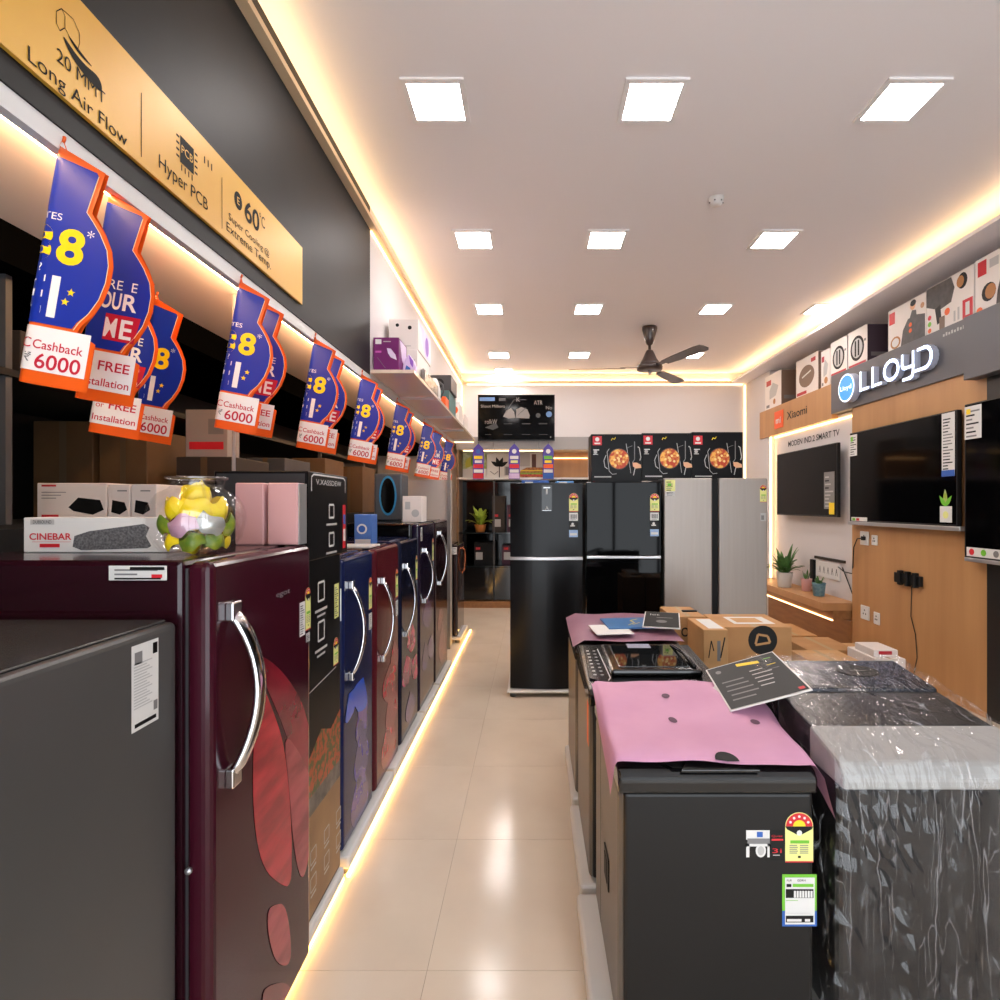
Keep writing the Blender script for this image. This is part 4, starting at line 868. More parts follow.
MB().prism([(c+.148*math.cos(k*PI/16),2.835+.148*math.sin(k*PI/16)) for k in range(32)],pp,.075,SIDEL).build('round_logo_box', t)
mb = MB(); mb.disc(c,2.835,.146,pp,LETTER,.0765,32); mb.disc(c,2.835,.132,pp,mat('logo_blue',(45,120,205),.35,emit=.7),.078,32); mb.text('Lloyd',c,2.815,.05,pp,LETTER,off=.0795,w=.2); mb.build('round_logo', t)
def stroke_letter(name, strokes, a, b, sx, sz, wd=.028):
    mb = MB(); mf = MB(); q = pp
    for st in strokes:
        pts = [(a+x*sx, b+z*sz) for x,z in st]
        for (x0,z0),(x1,z1) in zip(pts, pts[1:]):
            L = math.hypot(x1-x0,z1-z0)
            if L < 1e-5: continue
            ux,uz = (x1-x0)/L,(z1-z0)/L; e = wd/2*.9
            x0b,z0b,x1b,z1b = x0-ux*e,z0-uz*e,x1+ux*e,z1+uz*e; nx,nz = -uz*wd/2,ux*wd/2
            quad = [(x0b+nx,z0b+nz),(x0b-nx,z0b-nz),(x1b-nx,z1b-nz),(x1b+nx,z1b+nz)]
            mb.prism(quad,q,.055,SIDEL); mf.poly(quad,q,LETTER,.0562)
    l = mb.build(name, t); mf.build('lit_face', l)
def arc(cx,cy,rx,ry,a0,a1,n=10): return [(cx+rx*math.cos(math.radians(a0+(a1-a0)*i/n)), cy+ry*math.sin(math.radians(a0+(a1-a0)*i/n))) for i in range(n+1)]
Ls = [[(0,1),(0,0),(.85,0)]]; Os = [arc(.5,.5,.5,.5,0,360,18)]
Ys = [[(0,1),(0,.5),(.1,.36),(.25,.32),(.95,.32)],[(.95,1),(.95,-.02),(.85,-.2),(.65,-.25),(.1,-.25)]]
Ds = [[(0,1),(.5,1)]+arc(.5,.5,.5,.5,90,-90,8)+[(-.15,0)]]
x0, xe = rq(861), rq(932); U = (xe-x0)
for st, f, wf in ((Ls,0,.15),(Ls,.2,.15),(Os,.38,.2),(Ys,.635,.15),(Ds,.84,.16)): stroke_letter('letter', st, x0+f*U, 2.765, wf*U, .175)
mb = MB()
for k in range(9): mb.rect(rq(937)+.03*k,rq(937)+.03*k+.018,2.985,3.005+.008*(k%2),pp,PLGREY)
mb.build('small_print', t)
B(3.3,3.94,2.0,4.22,2.555,3.035,GREYFASCIA,r=.004,seg=1).build('sign_board', label='plain dark grey sign board at the right edge of the photo', cat='sign')
# boxes on top of the sign boards
BXW = mat('mixer_box_white', (226,218,212), .45); BXB = mat('mixer_box_brown', (120,96,80), .5); BXP = mat('mixer_box_plum', (62,48,60), .45); BXR = mat('mixer_box_red', (176,30,44), .45); JACK = mat('print_jacket', (70,66,66), .5, c2=(50,48,48), scale=20); BRZ = mat('print_bronze', (170,110,50), .4)
BT = 'boxed appliances in a row above the right-hand signs'
def topbox(xa, xb, z0, z1, endw, label, side, deco, X=3.45):
    d1, d0 = 550*X/(xa-533), 550*X/(xb-533)
    t = carton('appliance_box', X, X+endw, d0, d1, z0, z1, BXW, label, group=BT)
    p = PR(X,d1,z0); W = d1-d0; H = z1-z0; mb = MB(); deco(mb,p,W,H); mb.build('front_print', t)
    mb = MB(); mb.rect(.005,endw-.005,.005,H-.005,PF(X,d0,z0),side); mb.rect(.04,endw-.05,H*.2,H*.3,PF(X,d0,z0),PGREY,.002); mb.build('end_print', t)
def dk_iron(mb,p,W,H): mb.poly([(W*.3,H*.3),(W*.7,H*.35),(W*.85,H*.6),(W*.5,H*.75),(W*.3,H*.55)],p,PLGREY); mb.rect(W*.1,W*.4,H*.7,H*.85,p,BXR); mb.rect(W*.1,W*.3,H*.08,H*.16,p,PGREY); mb.disc(W*.6,H*.2,.04,p,BRZ)
def dk_helmet(mb,p,W,H): mb.disc(W*.5,H*.5,W*.35,p,BXB,rb=H*.28); mb.line([(W*.3,H*.5),(W*.7,H*.6)],.02,p,PWHITE,.002); mb.rect(W*.7,W*.9,H*.8,H*.9,p,BXR); mb.rect(W*.05,W*.5,H*.06,H*.14,p,BXR)
def dk_blend(mb,p,W,H): mb.disc(W*.5,H*.5,W*.36,p,PBLACK,rb=H*.32); mb.disc(W*.5,H*.5,W*.28,p,PLGREY,.002,rb=H*.25); mb.rect(W*.38,W*.46,H*.3,H*.7,p,PBLACK,.003); mb.rect(W*.54,W*.62,H*.3,H*.7,p,PBLACK,.003); mb.rect(W*.05,W*.95,H*.06,H*.12,p,BXR); mb.rect(W*.85,W*.95,H*.6,H*.66,p,PGREY)
def dk_person1(mb,p,W,H):
    mb.poly([(W*.35,.0),(W*.98,.0),(W*.98,H*.55),(W*.75,H*.62),(W*.55,H*.6),(W*.42,H*.4)],p,JACK); mb.disc(W*.68,H*.85,W*.07,p,SKIN,.002,12,H*.1); mb.disc(W*.69,H*.9,W*.075,p,PBLACK,.0025,12,H*.07); mb.poly([(W*.6,H*.6),(W*.66,H*.75),(W*.76,H*.72),(W*.78,H*.58)],p,JACK,.002)
    mb.disc(W*.22,H*.2,W*.14,p,BRZ,.002,14,H*.14); mb.disc(W*.22,H*.2,W*.1,p,PWHITE,.003,14,H*.1); mb.rect(W*.04,W*.2,H*.65,H*.92,p,PRED); mb.disc(W*.62,H*.32,.02,p,PORG,.003); mb.disc(W*.62,H*.45,.02,p,PORG,.003); mb.disc(W*.92,H*.75,.025,p,BRZ,.003)
def dk_person2(mb,p,W,H):
    mb.poly([(.0,H*.98),(W*.55,H*.98),(W*.62,H*.75),(W*.55,H*.5),(W*.3,H*.45),(0,H*.62)],p,JACK); mb.disc(W*.78,H*.8,W*.1,p,PBLACK,.002,14,H*.15); mb.disc(W*.74,H*.8,W*.075,p,BRZ,.003,14,H*.11); mb.poly([(W*.2,H*.5),(W*.32,H*.55),(W*.35,H*.2),(W*.25,H*.18)],p,PBLACK,.002); mb.rect(W*.3,W*.42,H*.05,H*.3,p,BXB,.003)
    mb.rect(W*.78,W*.98,H*.06,H*.42,p,PRED); mb.rect(W*.84,W*.92,H*.12,H*.36,p,PWHITE,.002); mb.rect(W*.6,W*.64,H*.1,H*.3,p,PLGREY); mb.rect(W*.68,W*.72,H*.1,H*.34,p,PLGREY); mb.disc(W*.47,H*.35,.03,p,PORG,.003)
    for k in range(3): mb.disc(W*.08,H*(.12+.13*k),.022,p,(PORG,PGRN,PRED)[k],.003,8)
def dk_person3(mb,p,W,H):
    mb.poly([(W*.35,.0),(W*.95,.0),(W*.98,H*.5),(W*.7,H*.75),(W*.45,H*.6),(W*.38,H*.3)],p,JACK); mb.disc(W*.24,H*.35,W*.12,p,PBLACK,.002,14,H*.16); mb.disc(W*.27,H*.35,W*.09,p,BRZ,.003,14,H*.13); mb.rect(W*.05,W*.2,H*.68,H*.94,p,PRED); mb.rect(W*.25,W*.4,H*.75,H*.9,p,PLGREY); mb.rect(W*.55,W*.75,H*.88,H*.96,p,PRED); mb.disc(W*.08,H*.08,.03,p,PORG)
topbox(765,781,2.9805,3.49,.24,'white and red box at the far end above the oak sign board',BXB,dk_iron)
topbox(796,818,2.9805,3.47,.2,'white box with grey appliance picture above the oak sign board',BXB,dk_helmet)
topbox(821,829.5,2.9805,3.43,.2,'narrow white box where the oak and grey sign boards meet',BXW,dk_iron)
topbox(830.5,847,3.0605,3.47,.2,'white box with round black picture at the far end of the grey sign',BXP,dk_blend)
topbox(848,867,3.0605,3.475,.3,'white box with round black picture and plum end panel',BXP,dk_blend)
topbox(888,926,3.0605,3.475,.3,'large white box with a small figure print above the glowing letters',BXP,dk_person1)
topbox(926.5,974,3.0605,3.49,.3,'large white box with dark jacket print, second from the right edge',BXW,dk_person2)
topbox(975,1040,3.0605,3.5,.3,'large white box with dark figure print at the right edge of the photo',BXW,dk_person3)

# televisions on the right
pl = PR(3.35,7.55,1.465); t = tv('tv', pl, 1.49, .825, 'television in the white niche below the oak sign board', mount=.07)
mb = MB(); info(mb,pl,1.22,.09,.22,.42,7,PGREY,.001,(PLGREY,PBLACK)); mb.rect(1.33,1.44,.03,.16,pl,PYEL,.003); mb.build('info_sticker', t)
pl = PR(3.33,5.78,1.43); t = tv('tv', pl, 1.46, .92, 'large television on the oak panel with a silver lower bar', mount=.03)
MB().prism([(-.02,-.035),(1.5,-.035),(1.5,.0),(-.02,.0)],pl,.06,SILV,off=-.05,r=.004).build('lower_bar', t)
mb = MB(); info(mb,pl,1.3,.4,.14,.51,8,PWHITE,.001); mb.rect(1.3,1.44,.4,.45,pl,PBLUE,.003); mb.build('feature_sticker', t)
mb = MB(); info(mb,pl,0.0,.68,.13,.22,9,PWHITE,.001); mb.rect(.02,.06,.83,.88,pl,PGRN,.003); mb.build('energy_sticker', t); mb = MB(); mb.rect(.03,.3,.005,.045,pl,PWHITE); mb.rect(.05,.1,.01,.035,pl,PGRN,.003); mb.rect(.12,.17,.01,.035,pl,PRED,.003); mb.build('corner_sticker', t)
mb = MB(); mb.rect(1.28,1.41,.03,.16,pl,PWHITE); mb.disc(1.345,.09,.03,pl,PLYEL,.003); mb.poly(petal(1.34,.16,.14,.05,1.6),pl,GLF); mb.poly(petal(1.34,.16,.11,.04,.9),pl,PGRN,.0015); mb.poly(petal(1.34,.16,.11,.04,2.2),pl,PGRN,.002); mb.build('plant_sticker', t)
pl = PR(3.32,4.23,1.2); t = tv('tv', pl, 2.0, 1.17, 'big television cut off by the right edge of the photo', mount=.04)
mb = MB(); info(mb,pl,.0,.9,.16,.25,10,PWHITE,.001); mb.rect(.02,.06,1.09,1.13,pl,PYEL,.003); mb.build('energy_sticker', t)
mb = MB(); mb.rect(.02,.4,.012,.08,pl,PWHITE); [mb.disc(.07+.11*k,.046,.025,pl,(PRED,PGRN,PGREY)[k],.003,10) for k in range(3)]; mb.build('corner_sticker', t)
MB().prism([(-.005,-.03),(2.0,-.03),(2.0,0),(-.005,0)],pl,.04,SILV,off=-.04,r=.004).build('lower_bar', t)
# sockets, bracket, cables
def socket(d, z, w, h, label, rnd_=False):
    t = thing('wall_socket', (3.4,d,z), label, 'socket', 'white sockets on the oak panel'); p = PR(3.4,d+w/2,z)
    MB().prism([(0,0),(w,0),(w,h),(0,h)],p,.012,PWHITE,r=.004 if not rnd_ else .0055).build('plate', t); mb = MB()
    for a,b in ((.5,.68),(.36,.42),(.64,.42)): mb.disc(w*a,h*b,.009,p,PBLACK,.0135,8)
    mb.build('pin_hole', t)
socket(5.63,1.19,.14,.14,'white wall socket with a black plug under the large television'); socket(5.465,1.2,.09,.1,'small white socket right of the plugged one',True)
socket(5.62,.43,.14,.14,'white wall socket low on the oak panel'); socket(5.43,.42,.09,.12,'small white outlet low on the oak panel, right one',True)
B(3.355,3.387,5.595,5.635,1.24,1.28,PBLACK,r=.005).build('power_plug', label='black plug in the upper wall socket', cat='plug')
mb = MB().tube([(3.375,5.64,1.26),(3.36,5.7,1.25),(3.36,5.76,1.16),(3.39,5.83,.95),(3.44,5.92,.86),(3.45,6.1,.86),(3.45,6.22,.9)],.006,PBLACK,n=6); mb.build('power_cable', label='black cable drooping from the wall socket into the niche', cat='cable')
mb = MB().tube([(3.46,6.15,.9),(3.46,6.0,.7),(3.46,5.92,.58),(3.46,5.9,.75),(3.46,5.89,.95)],.006,PBLACK,n=6); mb.build('power_cable', label='second cable hanging in a loop on the niche wall', cat='cable')
t = thing('tv_bracket', (3.4,4.96,.86), 'black empty television bracket screwed to the oak panel', 'bracket')
MB().box(3.365,3.399,4.79,5.13,.885,.975,PBLACK,r=.004).build('plate', t)
for y in (4.83,4.93,5.03): B(3.35,3.39,y,y+.035,.87,1.0,PBLACK,r=.003).build('hook', t)
MB().tube([(3.395,4.93,.87),(3.394,4.94,.6),(3.394,4.88,.45),(3.394,4.86,.25),(3.394,4.9,.1)],.004,BR2,n=5).build('wall_wire', label='thin brown wire running down the oak panel below the bracket', cat='cable')
# ledge with plants
t = thing('wall_ledge', (3.3,6.9,.42), 'oak wall ledge carrying three potted plants', 'ledge')
B(3.1,3.47,5.88,7.86,.47,.55,OAK).build('top_board', t); B(3.22,3.47,5.9,7.86,.37,.47,OAKD).build('lower_box', t)
plant('potted_plant',3.22,7.04,.551,.1,.19,PWHITE,'leafy fern in a white pot on the oak ledge',52,.3,.024,LEAFD,rnd,.72,1.15)
plant('potted_plant',3.34,6.72,.551,.065,.15,mat('pot_pink',(206,160,160),.5),'small pot in pale pink on the oak ledge',8,.1,.012,LEAFD,rnd,.5,1.4)
plant('potted_plant',3.3,6.35,.551,.075,.15,mat('pot_teal',(110,150,160),.4,c2=(80,120,140),scale=30),'small succulent in a teal pot at the near end of the ledge',14,.09,.014,LEAFD,rnd,.7,1.2)
t = thing('wall_plaque', (3.46,6.45,.72), 'small white plaque with black line figures on the niche wall', 'plaque'); B(3.455,3.47,6.2,6.72,.74,.93,PWHITE,r=.003).build('board', t); p = PR(3.455,6.72,.74); mb = MB()
for k in range(5):
    a = .08+.09*k; mb = MB(); mb.line([(a,.05),(a+.02,.13),(a+.04,.05)],.008,p,PBLACK); mb.line([(a+.01,.09),(a+.03,.09)],.006,p,PBLACK); mb.build('line_figure', t)
B(3.45,3.47,6.1,6.75,.95,.98,BR2).build('rail', t)
mb = MB().box(3.43,3.468,6.74,6.82,.6,.93,PBLACK,r=.006).build('remote_holder', label='slim black holder on the niche wall beside the fern', cat='holder')
# ================================================================= WASHING MACHINES
WG = mat('washer_grey', (26,25,25), .32, .05, c2=(24,23,23), scale=2, spec=.3); WSIDE = mat('washer_side', (98,92,86), .35, .3); WB = mat('washer_black', (14,14,15), .16, coat=.3)
def washer(x0,x1,y0,y1,label,zb=.1,bodym=WG,top=.80):
    t = thing('washing_machine', ((x0+x1)/2,(y0+y1)/2,zb), label, 'washing machine', 'top-loading washing machines')
    B(x0,x1,y0+.012,y1,zb,top,WSIDE,r=.02,seg=3).build('cabinet', t)
    B(x0+.012,x1-.004,y0,y0+.03,zb+.01,top,bodym,r=.012,seg=3).build('front_panel', t)
    prof = [(y0-.008,top),(y0-.012,top+.04),(y0+.008,top+.062),(y0+.04,top+.068),(y1,top+.1),(y1,top)]
    MB().prism(prof, PA(x0-.004,0,0), x1-x0+.008, WB, r=.008).build('top_frame', t)
    return t
ST = 'white stand under the front washing machine'
stand(.17,.85,1.43,2.13,'white stand under the front dark washing machine',.098); stand(.185,.85,2.17,2.76,'white stand under the middle washing machine',.098); stand(.2,.85,2.82,3.45,'white stand under the rear washing machine',.098)
t = washer(.24,.785,1.53,2.11,'front dark grey washing machine under the pink sheet')
MB().prism([(.285,1.60),(.74,1.60),(.74,2.06),(.285,2.06)],PL((0,0,.868-1.6*.055),(1,0,0),(0,1,.055)),.012,WB,r=.004).build('lid', t)
MB().poly([(.36,.0),(.6,.0),(.57,-.03),(.39,-.03)],PL((0,1.56,.866),(1,0,0),(0,1,.055)),BLK,.004).build('finger_recess', t)
MB().prism([(.41,.0),(.63,.0),(.61,.035),(.43,.035)],PL((0,1.522,.858),(1,0,0),(0,1,.25)),.01,WB,r=.003).build('lid_handle', t)
mb = MB(); mb.prism([(.0,0),(.1,0),(.1,.1),(.0,.1)],PL((.24,1.83,.38),(0,-1,0),(0,0,1)),.004,PBLACK,r=.0015); mb.prism([(.02,.015),(.08,.015),(.08,.085),(.02,.085)],PL((.24,1.83,.38),(0,-1,0),(0,0,1)),.006,BLK); mb.build('side_grip', t)
B(.2395,.2402,1.95,1.953,.12,.79,PBLACK).build('side_seam', t)
q = PF(.24,1.53,0)
def fx_(x): return (x-533)/550*1.53-.24
def fz_(y): return 1.6+(505-y)/550*1.53
mb = MB(); energy(mb,q,fx_(785),fz_(862),fx_(813)-fx_(785),fz_(812)-fz_(862),.0012); mb.build('energy_label', t)
mb = MB(); a0,a1,b0,b1 = fx_(782),fx_(816.5),fz_(926),fz_(874); w_,h_ = a1-a0,b1-b0
mb.rect(a0,a1,b0,b1,q,PGRN,.0012); mb.rect(a0,a1,b0,b0+h_*.3,q,PBLUE,.0014); mb.rect(a0+w_*.08,a1-w_*.06,b0+h_*.04,b1-h_*.06,q,PWHITE,.0018)
mb.rect(a0+w_*.3,a1-w_*.1,b1-h_*.24,b1-h_*.18,q,PGRN,.0024); mb.rect(a0+w_*.12,a0+w_*.26,b1-h_*.24,b1-h_*.18,q,PBLACK,.0024)
mb.rect(a0+w_*.1,a1-w_*.1,b1-h_*.45,b1-h_*.28,q,PBLACK,.0024)
for k in range(7): mb.rect(a0+w_*(.33+.08*k),a0+w_*(.39+.08*k),b1-h_*.44,b1-h_*.31,q,PWHITE,.003)
mb.rect(a0+w_*.1,a1-w_*.1,b0+h_*.08,b0+h_*.21,q,PBLACK,.0024); mb.rect(a0+w_*.13,a0+w_*.55,b0+h_*.1,b0+h_*.15,q,PWHITE,.003); mb.rect(a0+w_*.65,a0+w_*.8,b0+h_*.1,b0+h_*.15,q,PWHITE,.003)
mb.text('FUR',a0+w_*.2,b1-h_*.13,.006,q,PBLACK,off=.003); mb.text('GDRN',a0+w_*.55,b1-h_*.13,.006,q,PBLACK,off=.003); mb.rect(a0+w_*.1,a0+w_*.45,b0+h_*.5,b0+h_*.51,q,PGRN,.003); mb.rect(a0+w_*.1,a0+w_*.8,b0+h_*.26,b0+h_*.265,q,PLGREY,.003); mb.build('price_label', t)
mb = MB(); a0,a1,b0,b1 = fx_(746),fx_(769.5),fz_(857),fz_(830); w_,h_=a1-a0,b1-b0
mb.rect(a0,a1,b0+h_*.65,b1,q,PWHITE,.0012); mb.rect(a0+w_*.05,a1,b0+h_*.5,b0+h_*.7,q,PGREY,.0018); mb.rect(a0,a0+w_*.14,b0,b0+h_*.5,q,PWHITE,.0012); mb.rect(a0,a1,b0+h_*.4,b0+h_*.5,q,PWHITE,.0012); mb.rect(a1-w_*.1,a1,b0,b0+h_*.5,q,PWHITE,.0012); mb.disc(a0+w_*.62,b0+h_*.25,w_*.22,q,PWHITE,.0018,16,h_*.25); mb.disc(a0+w_*.62,b0+h_*.25,w_*.14,q,PLGREY,.0024,16,h_*.17); mb.rect(a0+w_*.45,a0+w_*.7,b0+h_*.75,b0+h_*.95,q,PBLUE,.0024); mb.build('feature_sticker', t)
mb = MB(); a0,a1,b0,b1 = fx_(770),fx_(783.5),fz_(860),fz_(830); w_,h_=a1-a0,b1-b0
mb.rect(a0,a1,b0,b1,q,PBLACK,.0012); mb.text('Quiet',(a0+a1)/2,b0+h_*.78,.006,q,PRED,off=.002,w=w_*.8); mb.rect(a0+w_*.1,a1-w_*.05,b0+h_*.66,b0+h_*.72,q,PRED,.002); mb.text('3i',(a0+a1)/2,b0+h_*.25,.013,q,PRED,off=.002,w=w_*.7); mb.rect(a0+w_*.2,a1-w_*.3,b0+h_*.16,b0+h_*.19,q,PLGREY,.002); mb.build('motor_sticker', t)
# pink sheet
PK = mat('pink_foam', (204,150,180), .65, c2=(196,141,172), scale=5, bump=.1, bscale=14)
t = thing('pink_sheet', (.5,1.8,.87), 'pink foam packing sheet draped over the front washing machine', 'sheet')
rows = []; NY, rn = 26, random.Random(2)
for j in range(NY+1):
    s = j/NY; y = 1.535+s*(2.125-1.535); zt = .889+(y-1.53)*.055+.0035*math.sin(9*s+1)
    if s < .12: zt -= .012*(1-s/.12)**2
    row = []; fl_ = .075*(1-s)**1.5+.012; fr_ = .125*max(0,1-s*1.6)**1.2+.015
    cols = [(.226-.012*(1-s),-fl_),(.227-.006*(1-s),-fl_*.55),(.23,-.012),(.238,-.002)]+[(.25+.52*k/16,0) for k in range(17)]+[(.782,-.003),(.797,-fr_*.2),(.805+.006*(1-s),-fr_*.6),(.815+.012*(1-s),-fr_)]
    for x,dz in cols:
        wv = .003*math.sin(17*x+5*s)+.002*math.sin(31*x-11*s) if dz == 0 else 0
        yy = y+(.012*math.sin(6*x) if j == 0 else 0); yy -= .02*(1 if dz < -.02 else 0)*max(0,1-s*4)
        row.append((x,yy,zt+dz+wv))
    rows.append(row)
MB().grid(rows, PK).build('sheet', t)
def sheet_z(x, y):
    q_ = (y-1.535)/.59; zt = .889+(y-1.53)*.055+.0035*math.sin(9*q_+1)
    if q_ < .12: zt -= .012*(1-q_/.12)**2
    return zt+.003*math.sin(17*x+5*q_)+.002*math.sin(31*x-11*q_)
HOLE = mat('hole_dark',(92,58,78),.7)
for x,y in ((.475,1.97),(.455,1.79),(.715,1.77),(.745,1.95)):
    mb = MB(); vs = [(x,y,sheet_z(x,y)+.002)]+[(x+.014*math.cos(k*PI/8),y+.02*math.sin(k*PI/8),sheet_z(x+.014*math.cos(k*PI/8),y+.02*math.sin(k*PI/8))+.002) for k in range(16)]
    mb.add(vs,[(0,1+k,1+(k+1)%16) for k in range(16)],HOLE); mb.build('punched_hole', t)
mb = MB(); cx_, cy_ = .545, 1.536; arc_ = [(cx_+.034*math.cos(k*PI/12), cy_+.004+.034*math.sin(k*PI/12)) for k in range(13)]
vs = [(cx_,cy_+.002,sheet_z(cx_,cy_)+.004)]+[(x,y,sheet_z(x,y)+.003) for x,y in arc_]; mb.add(vs,[(0,1+k,2+k) for k in range(12)],PBLACK); mb.build('punched_notch', t)
# middle washer with glass lid
t = washer(.225,.775,2.19,2.76,'middle black washing machine with glass lid and printed controls')
T2 = PL((0,2.19,.866),(1,0,0),(0,1,.055))
lid = MB().prism([(.33,.13),(.72,.13),(.72,.5),(.33,.5)],T2,.03,WB,r=.012).build('lid', t)
MB().prism([(.37,.17),(.67,.17),(.67,.46),(.37,.46)],T2,.004,mat('lid_glass',(16,18,19),.03,spec=.7),off=.029,r=.001).build('glass_window', lid)
MB().prism([(.45,.42),(.56,.42),(.56,.48),(.45,.48)],T2,.003,mat('lid_sticker',(140,140,160),.4),off=.031).build('sticker', lid)
MB().tube([T2.p(.69,.16,.032),T2.p(.68,.3,.05),T2.p(.665,.46,.034)],.008,WB,n=6).build('lid_handle', lid)
mb = MB(); rn = random.Random(3)
for k in range(13): a = .3+.033*k; mb.rect(a,a+.012+.01*rn.random(),.045,.052+.006*rn.random(),T2,PLGREY,.004)
for k in range(9): a = .28+.045*k; mb.rect(a,a+.016,.022,.027,T2,PGREY,.004)
for k in range(2): mb.line([(.62+.035*k,.07),(.64+.035*k,.07),(.64+.035*k,.09),(.62+.035*k,.09),(.62+.035*k,.07)],.003,T2,PLGREY,.004)
mb.build('front_control_print', t)
mb = MB().prism([(.235,.1),(.31,.06),(.325,.1),(.315,.5),(.25,.53)],T2,.008,WB,r=.003); mb.build('side_console', t)
mb = MB()
for k in range(8):
    b = .13+.045*k; mb.rect(.255,.268,b,b+.012,T2,PLGREY,.009); mb.disc(.292,b+.005,.008,T2,PGREY,.009,8)
mb.line([(.31,.07),(.322,.1),(.312,.48)],.004,T2,SILV,.0095); mb.build('side_control_print', t)
B(.2243,.2252,2.23,2.29,.62,.8,PORG).build('orange_tape', t)
# rear washer
t = washer(.22,.77,2.84,3.42,'rear washing machine under the mauve sheet and brochures')
MAU = mat('mauve_sheet', (150,106,124), .35, c2=(138,96,114), scale=4)
rows = [[(.205+.575*k/10, 2.83+.6*j/8, .9+.055*(.6*j/8)*.7+.004*math.sin(k+j)-(.03 if k in (0,) else 0)) for k in range(11)] for j in range(9)]
MB().grid(rows, MAU).build('mauve_sheet', label='thin mauve film sheet lying on the rear washing machine', cat='sheet')
def flat(name, cx, cy, z, w, d, ang, tilt, th, m, label, cat='brochure', group=None):
    R = Matrix.Translation((cx,cy,z)) @ Matrix.Rotation(math.radians(ang),4,'Z') @ Matrix.Rotation(math.radians(tilt),4,'X')
    t = thing(name, (cx,cy,z), label, cat, group); B(-w/2,w/2,-d/2,d/2,0,th,m,mtx=R).build('sheet', t)
    return t, PL(R@Vector((-w/2,-d/2,th)), R.to_3x3()@Vector((1,0,0)), R.to_3x3()@Vector((0,1,0)))
t,p = flat('brochure',.42,2.98,.924,.2,.2,8,2,.003,PWHITE,'white folded paper under the blue booklet on the rear machine')
t,p = flat('brochure',.53,3.1,.93,.26,.22,6,2,.008,mat('booklet_blue',(58,108,160),.35),'blue booklet with yellow line drawing on the rear washing machine')
mb = MB(); mb.line([(.12,.05),(.17,.1),(.16,.15),(.21,.18)],.006,p,PYEL,.001); mb.line([(.15,.06),(.2,.1)],.005,p,PYEL,.001); mb.build('line_drawing', t)
t,p = flat('sign_card',.73,3.12,.945,.2,.34,-14,3,.006,PWHITE,'small black card with white border at the edge of the rear machine','sign card')
mb = MB(); mb.rect(.006,.194,.006,.334,p,PBLACK,.001); mb.text('let',.06,.25,.04,p,PWHITE,off=.002); mb.rect(.07,.16,.2,.206,p,PLGREY,.002); mb.disc(.1,.12,.03,p,PGREY,.002); mb.build('printed_face', t)
# large tent card on the pink sheet
Ac, Bc, Cc, Dc = [Vector(v) for v in ((.698,2.22,.93),(.948,2.173,1.018),(.91,1.788,.997),(.66,1.835,.909))]
t = thing('sign_card', (.8,1.95,.9), 'large black information card with white border tilted over the pink sheet', 'sign card')
u_ = (Cc-Dc); v_ = (Ac-Dc); n_ = u_.cross(v_).normalized()*.004
mb = MB(); vs = [Dc,Cc,Bc,Ac]; mb.add([v for v in vs]+[v+n_ for v in vs],[(3,2,1,0),(4,5,6,7),(0,1,5,4),(1,2,6,5),(2,3,7,6),(3,0,4,7)],PWHITE); mb.build('card', t)
pc = PL(Dc+n_, u_, (Bc-Cc)); mb = MB(); mb.rect(.018,.982,.018,.982,pc,mat('card_black',(18,20,19),.45,spec=.3),.0008)
mb.poly([(.42,.86),(.72,.80),(.72,.87),(.42,.93)],pc,PYEL,.0014)
for i in range(5): mb.rect(.1+.02*(i%2),.1+.3+.1*((i*3)%4)/4,.16+.1*i,.185+.1*i,pc,PGREY,.0014)
for i in range(5): mb.rect(.52,.7+.06*((i*5)%4)/2,.3+.09*i,.32+.09*i,pc,PLGREY,.0014)
mb.rect(.88,.95,.05,.1,pc,PRED,.0014); mb.disc(.14,.84,.04,pc,PGREY,.0014); mb.rect(.78,.9,.7,.715,pc,PYEL,.0014); mb.rect(.8,.9,.86,.875,pc,PGRN,.0014); mb.rect(.74,.9,.6,.61,pc,PGREY,.0014); mb.build('printed_face', t)
DC = lambda f,g: Dc+(Cc-Dc)*f+(Ac-Dc)*g-Vector((0,0,.001))
mb = MB(); lo = lambda v: Vector((v.x,v.y,sheet_z(v.x,v.y)+.002)); p1,p2,p3 = DC(.03,.06),DC(.32,.1),DC(.03,.42)
mb.add([p1,p2,lo(DC(.28,.16)),lo(DC(.05,.1))],[(0,1,2,3)],PWHITE); mb.add([p1,p3,lo(p3),lo(DC(.05,.1))],[(0,1,2,3)],PWHITE); E1 = Ac+(Dc-Ac)*.4; mb.add([E1,Dc,Dc+Vector((.004,-.03,-.006)),E1+Vector((-.03,-.03,-.012))],[(0,1,2,3)],PWHITE); mb.build('folded_leg', t)

# wrapped machine -----------------------------------------------------------------
WBL = mat('wrapped_dark', (24,24,27), .35, .2); x0,x1,y0,y1 = .86,1.42,1.54,2.17
stand(.88,1.48,1.48,2.2,'white stand under the plastic-wrapped washing machine',.098)
t = thing('washing_machine', (1.14,1.85,.1), 'dark washing machine wrapped in clear plastic film at the right edge', 'washing machine', 'top-loading washing machines')
B(x0,x1,y0,y1,.1,.83,WBL,r=.02,seg=3).build('cabinet', t)
FOAM = mat('foam_white', (158,156,153), .6)
MB().prism([(1.51,.815),(1.505,.85),(1.53,.885),(1.70,.922),(1.70,.815)],PA(x0-.008,0,0),x1-x0+.016,FOAM,r=.01).build('foam_protector', t)
MB().prism([(1.70,.83),(1.70,.918),(1.93,.945),(1.93,.83)],PA(x0,0,0),x1-x0,mat('wrapped_lid',(24,24,26),.3),r=.004).build('lid', t)
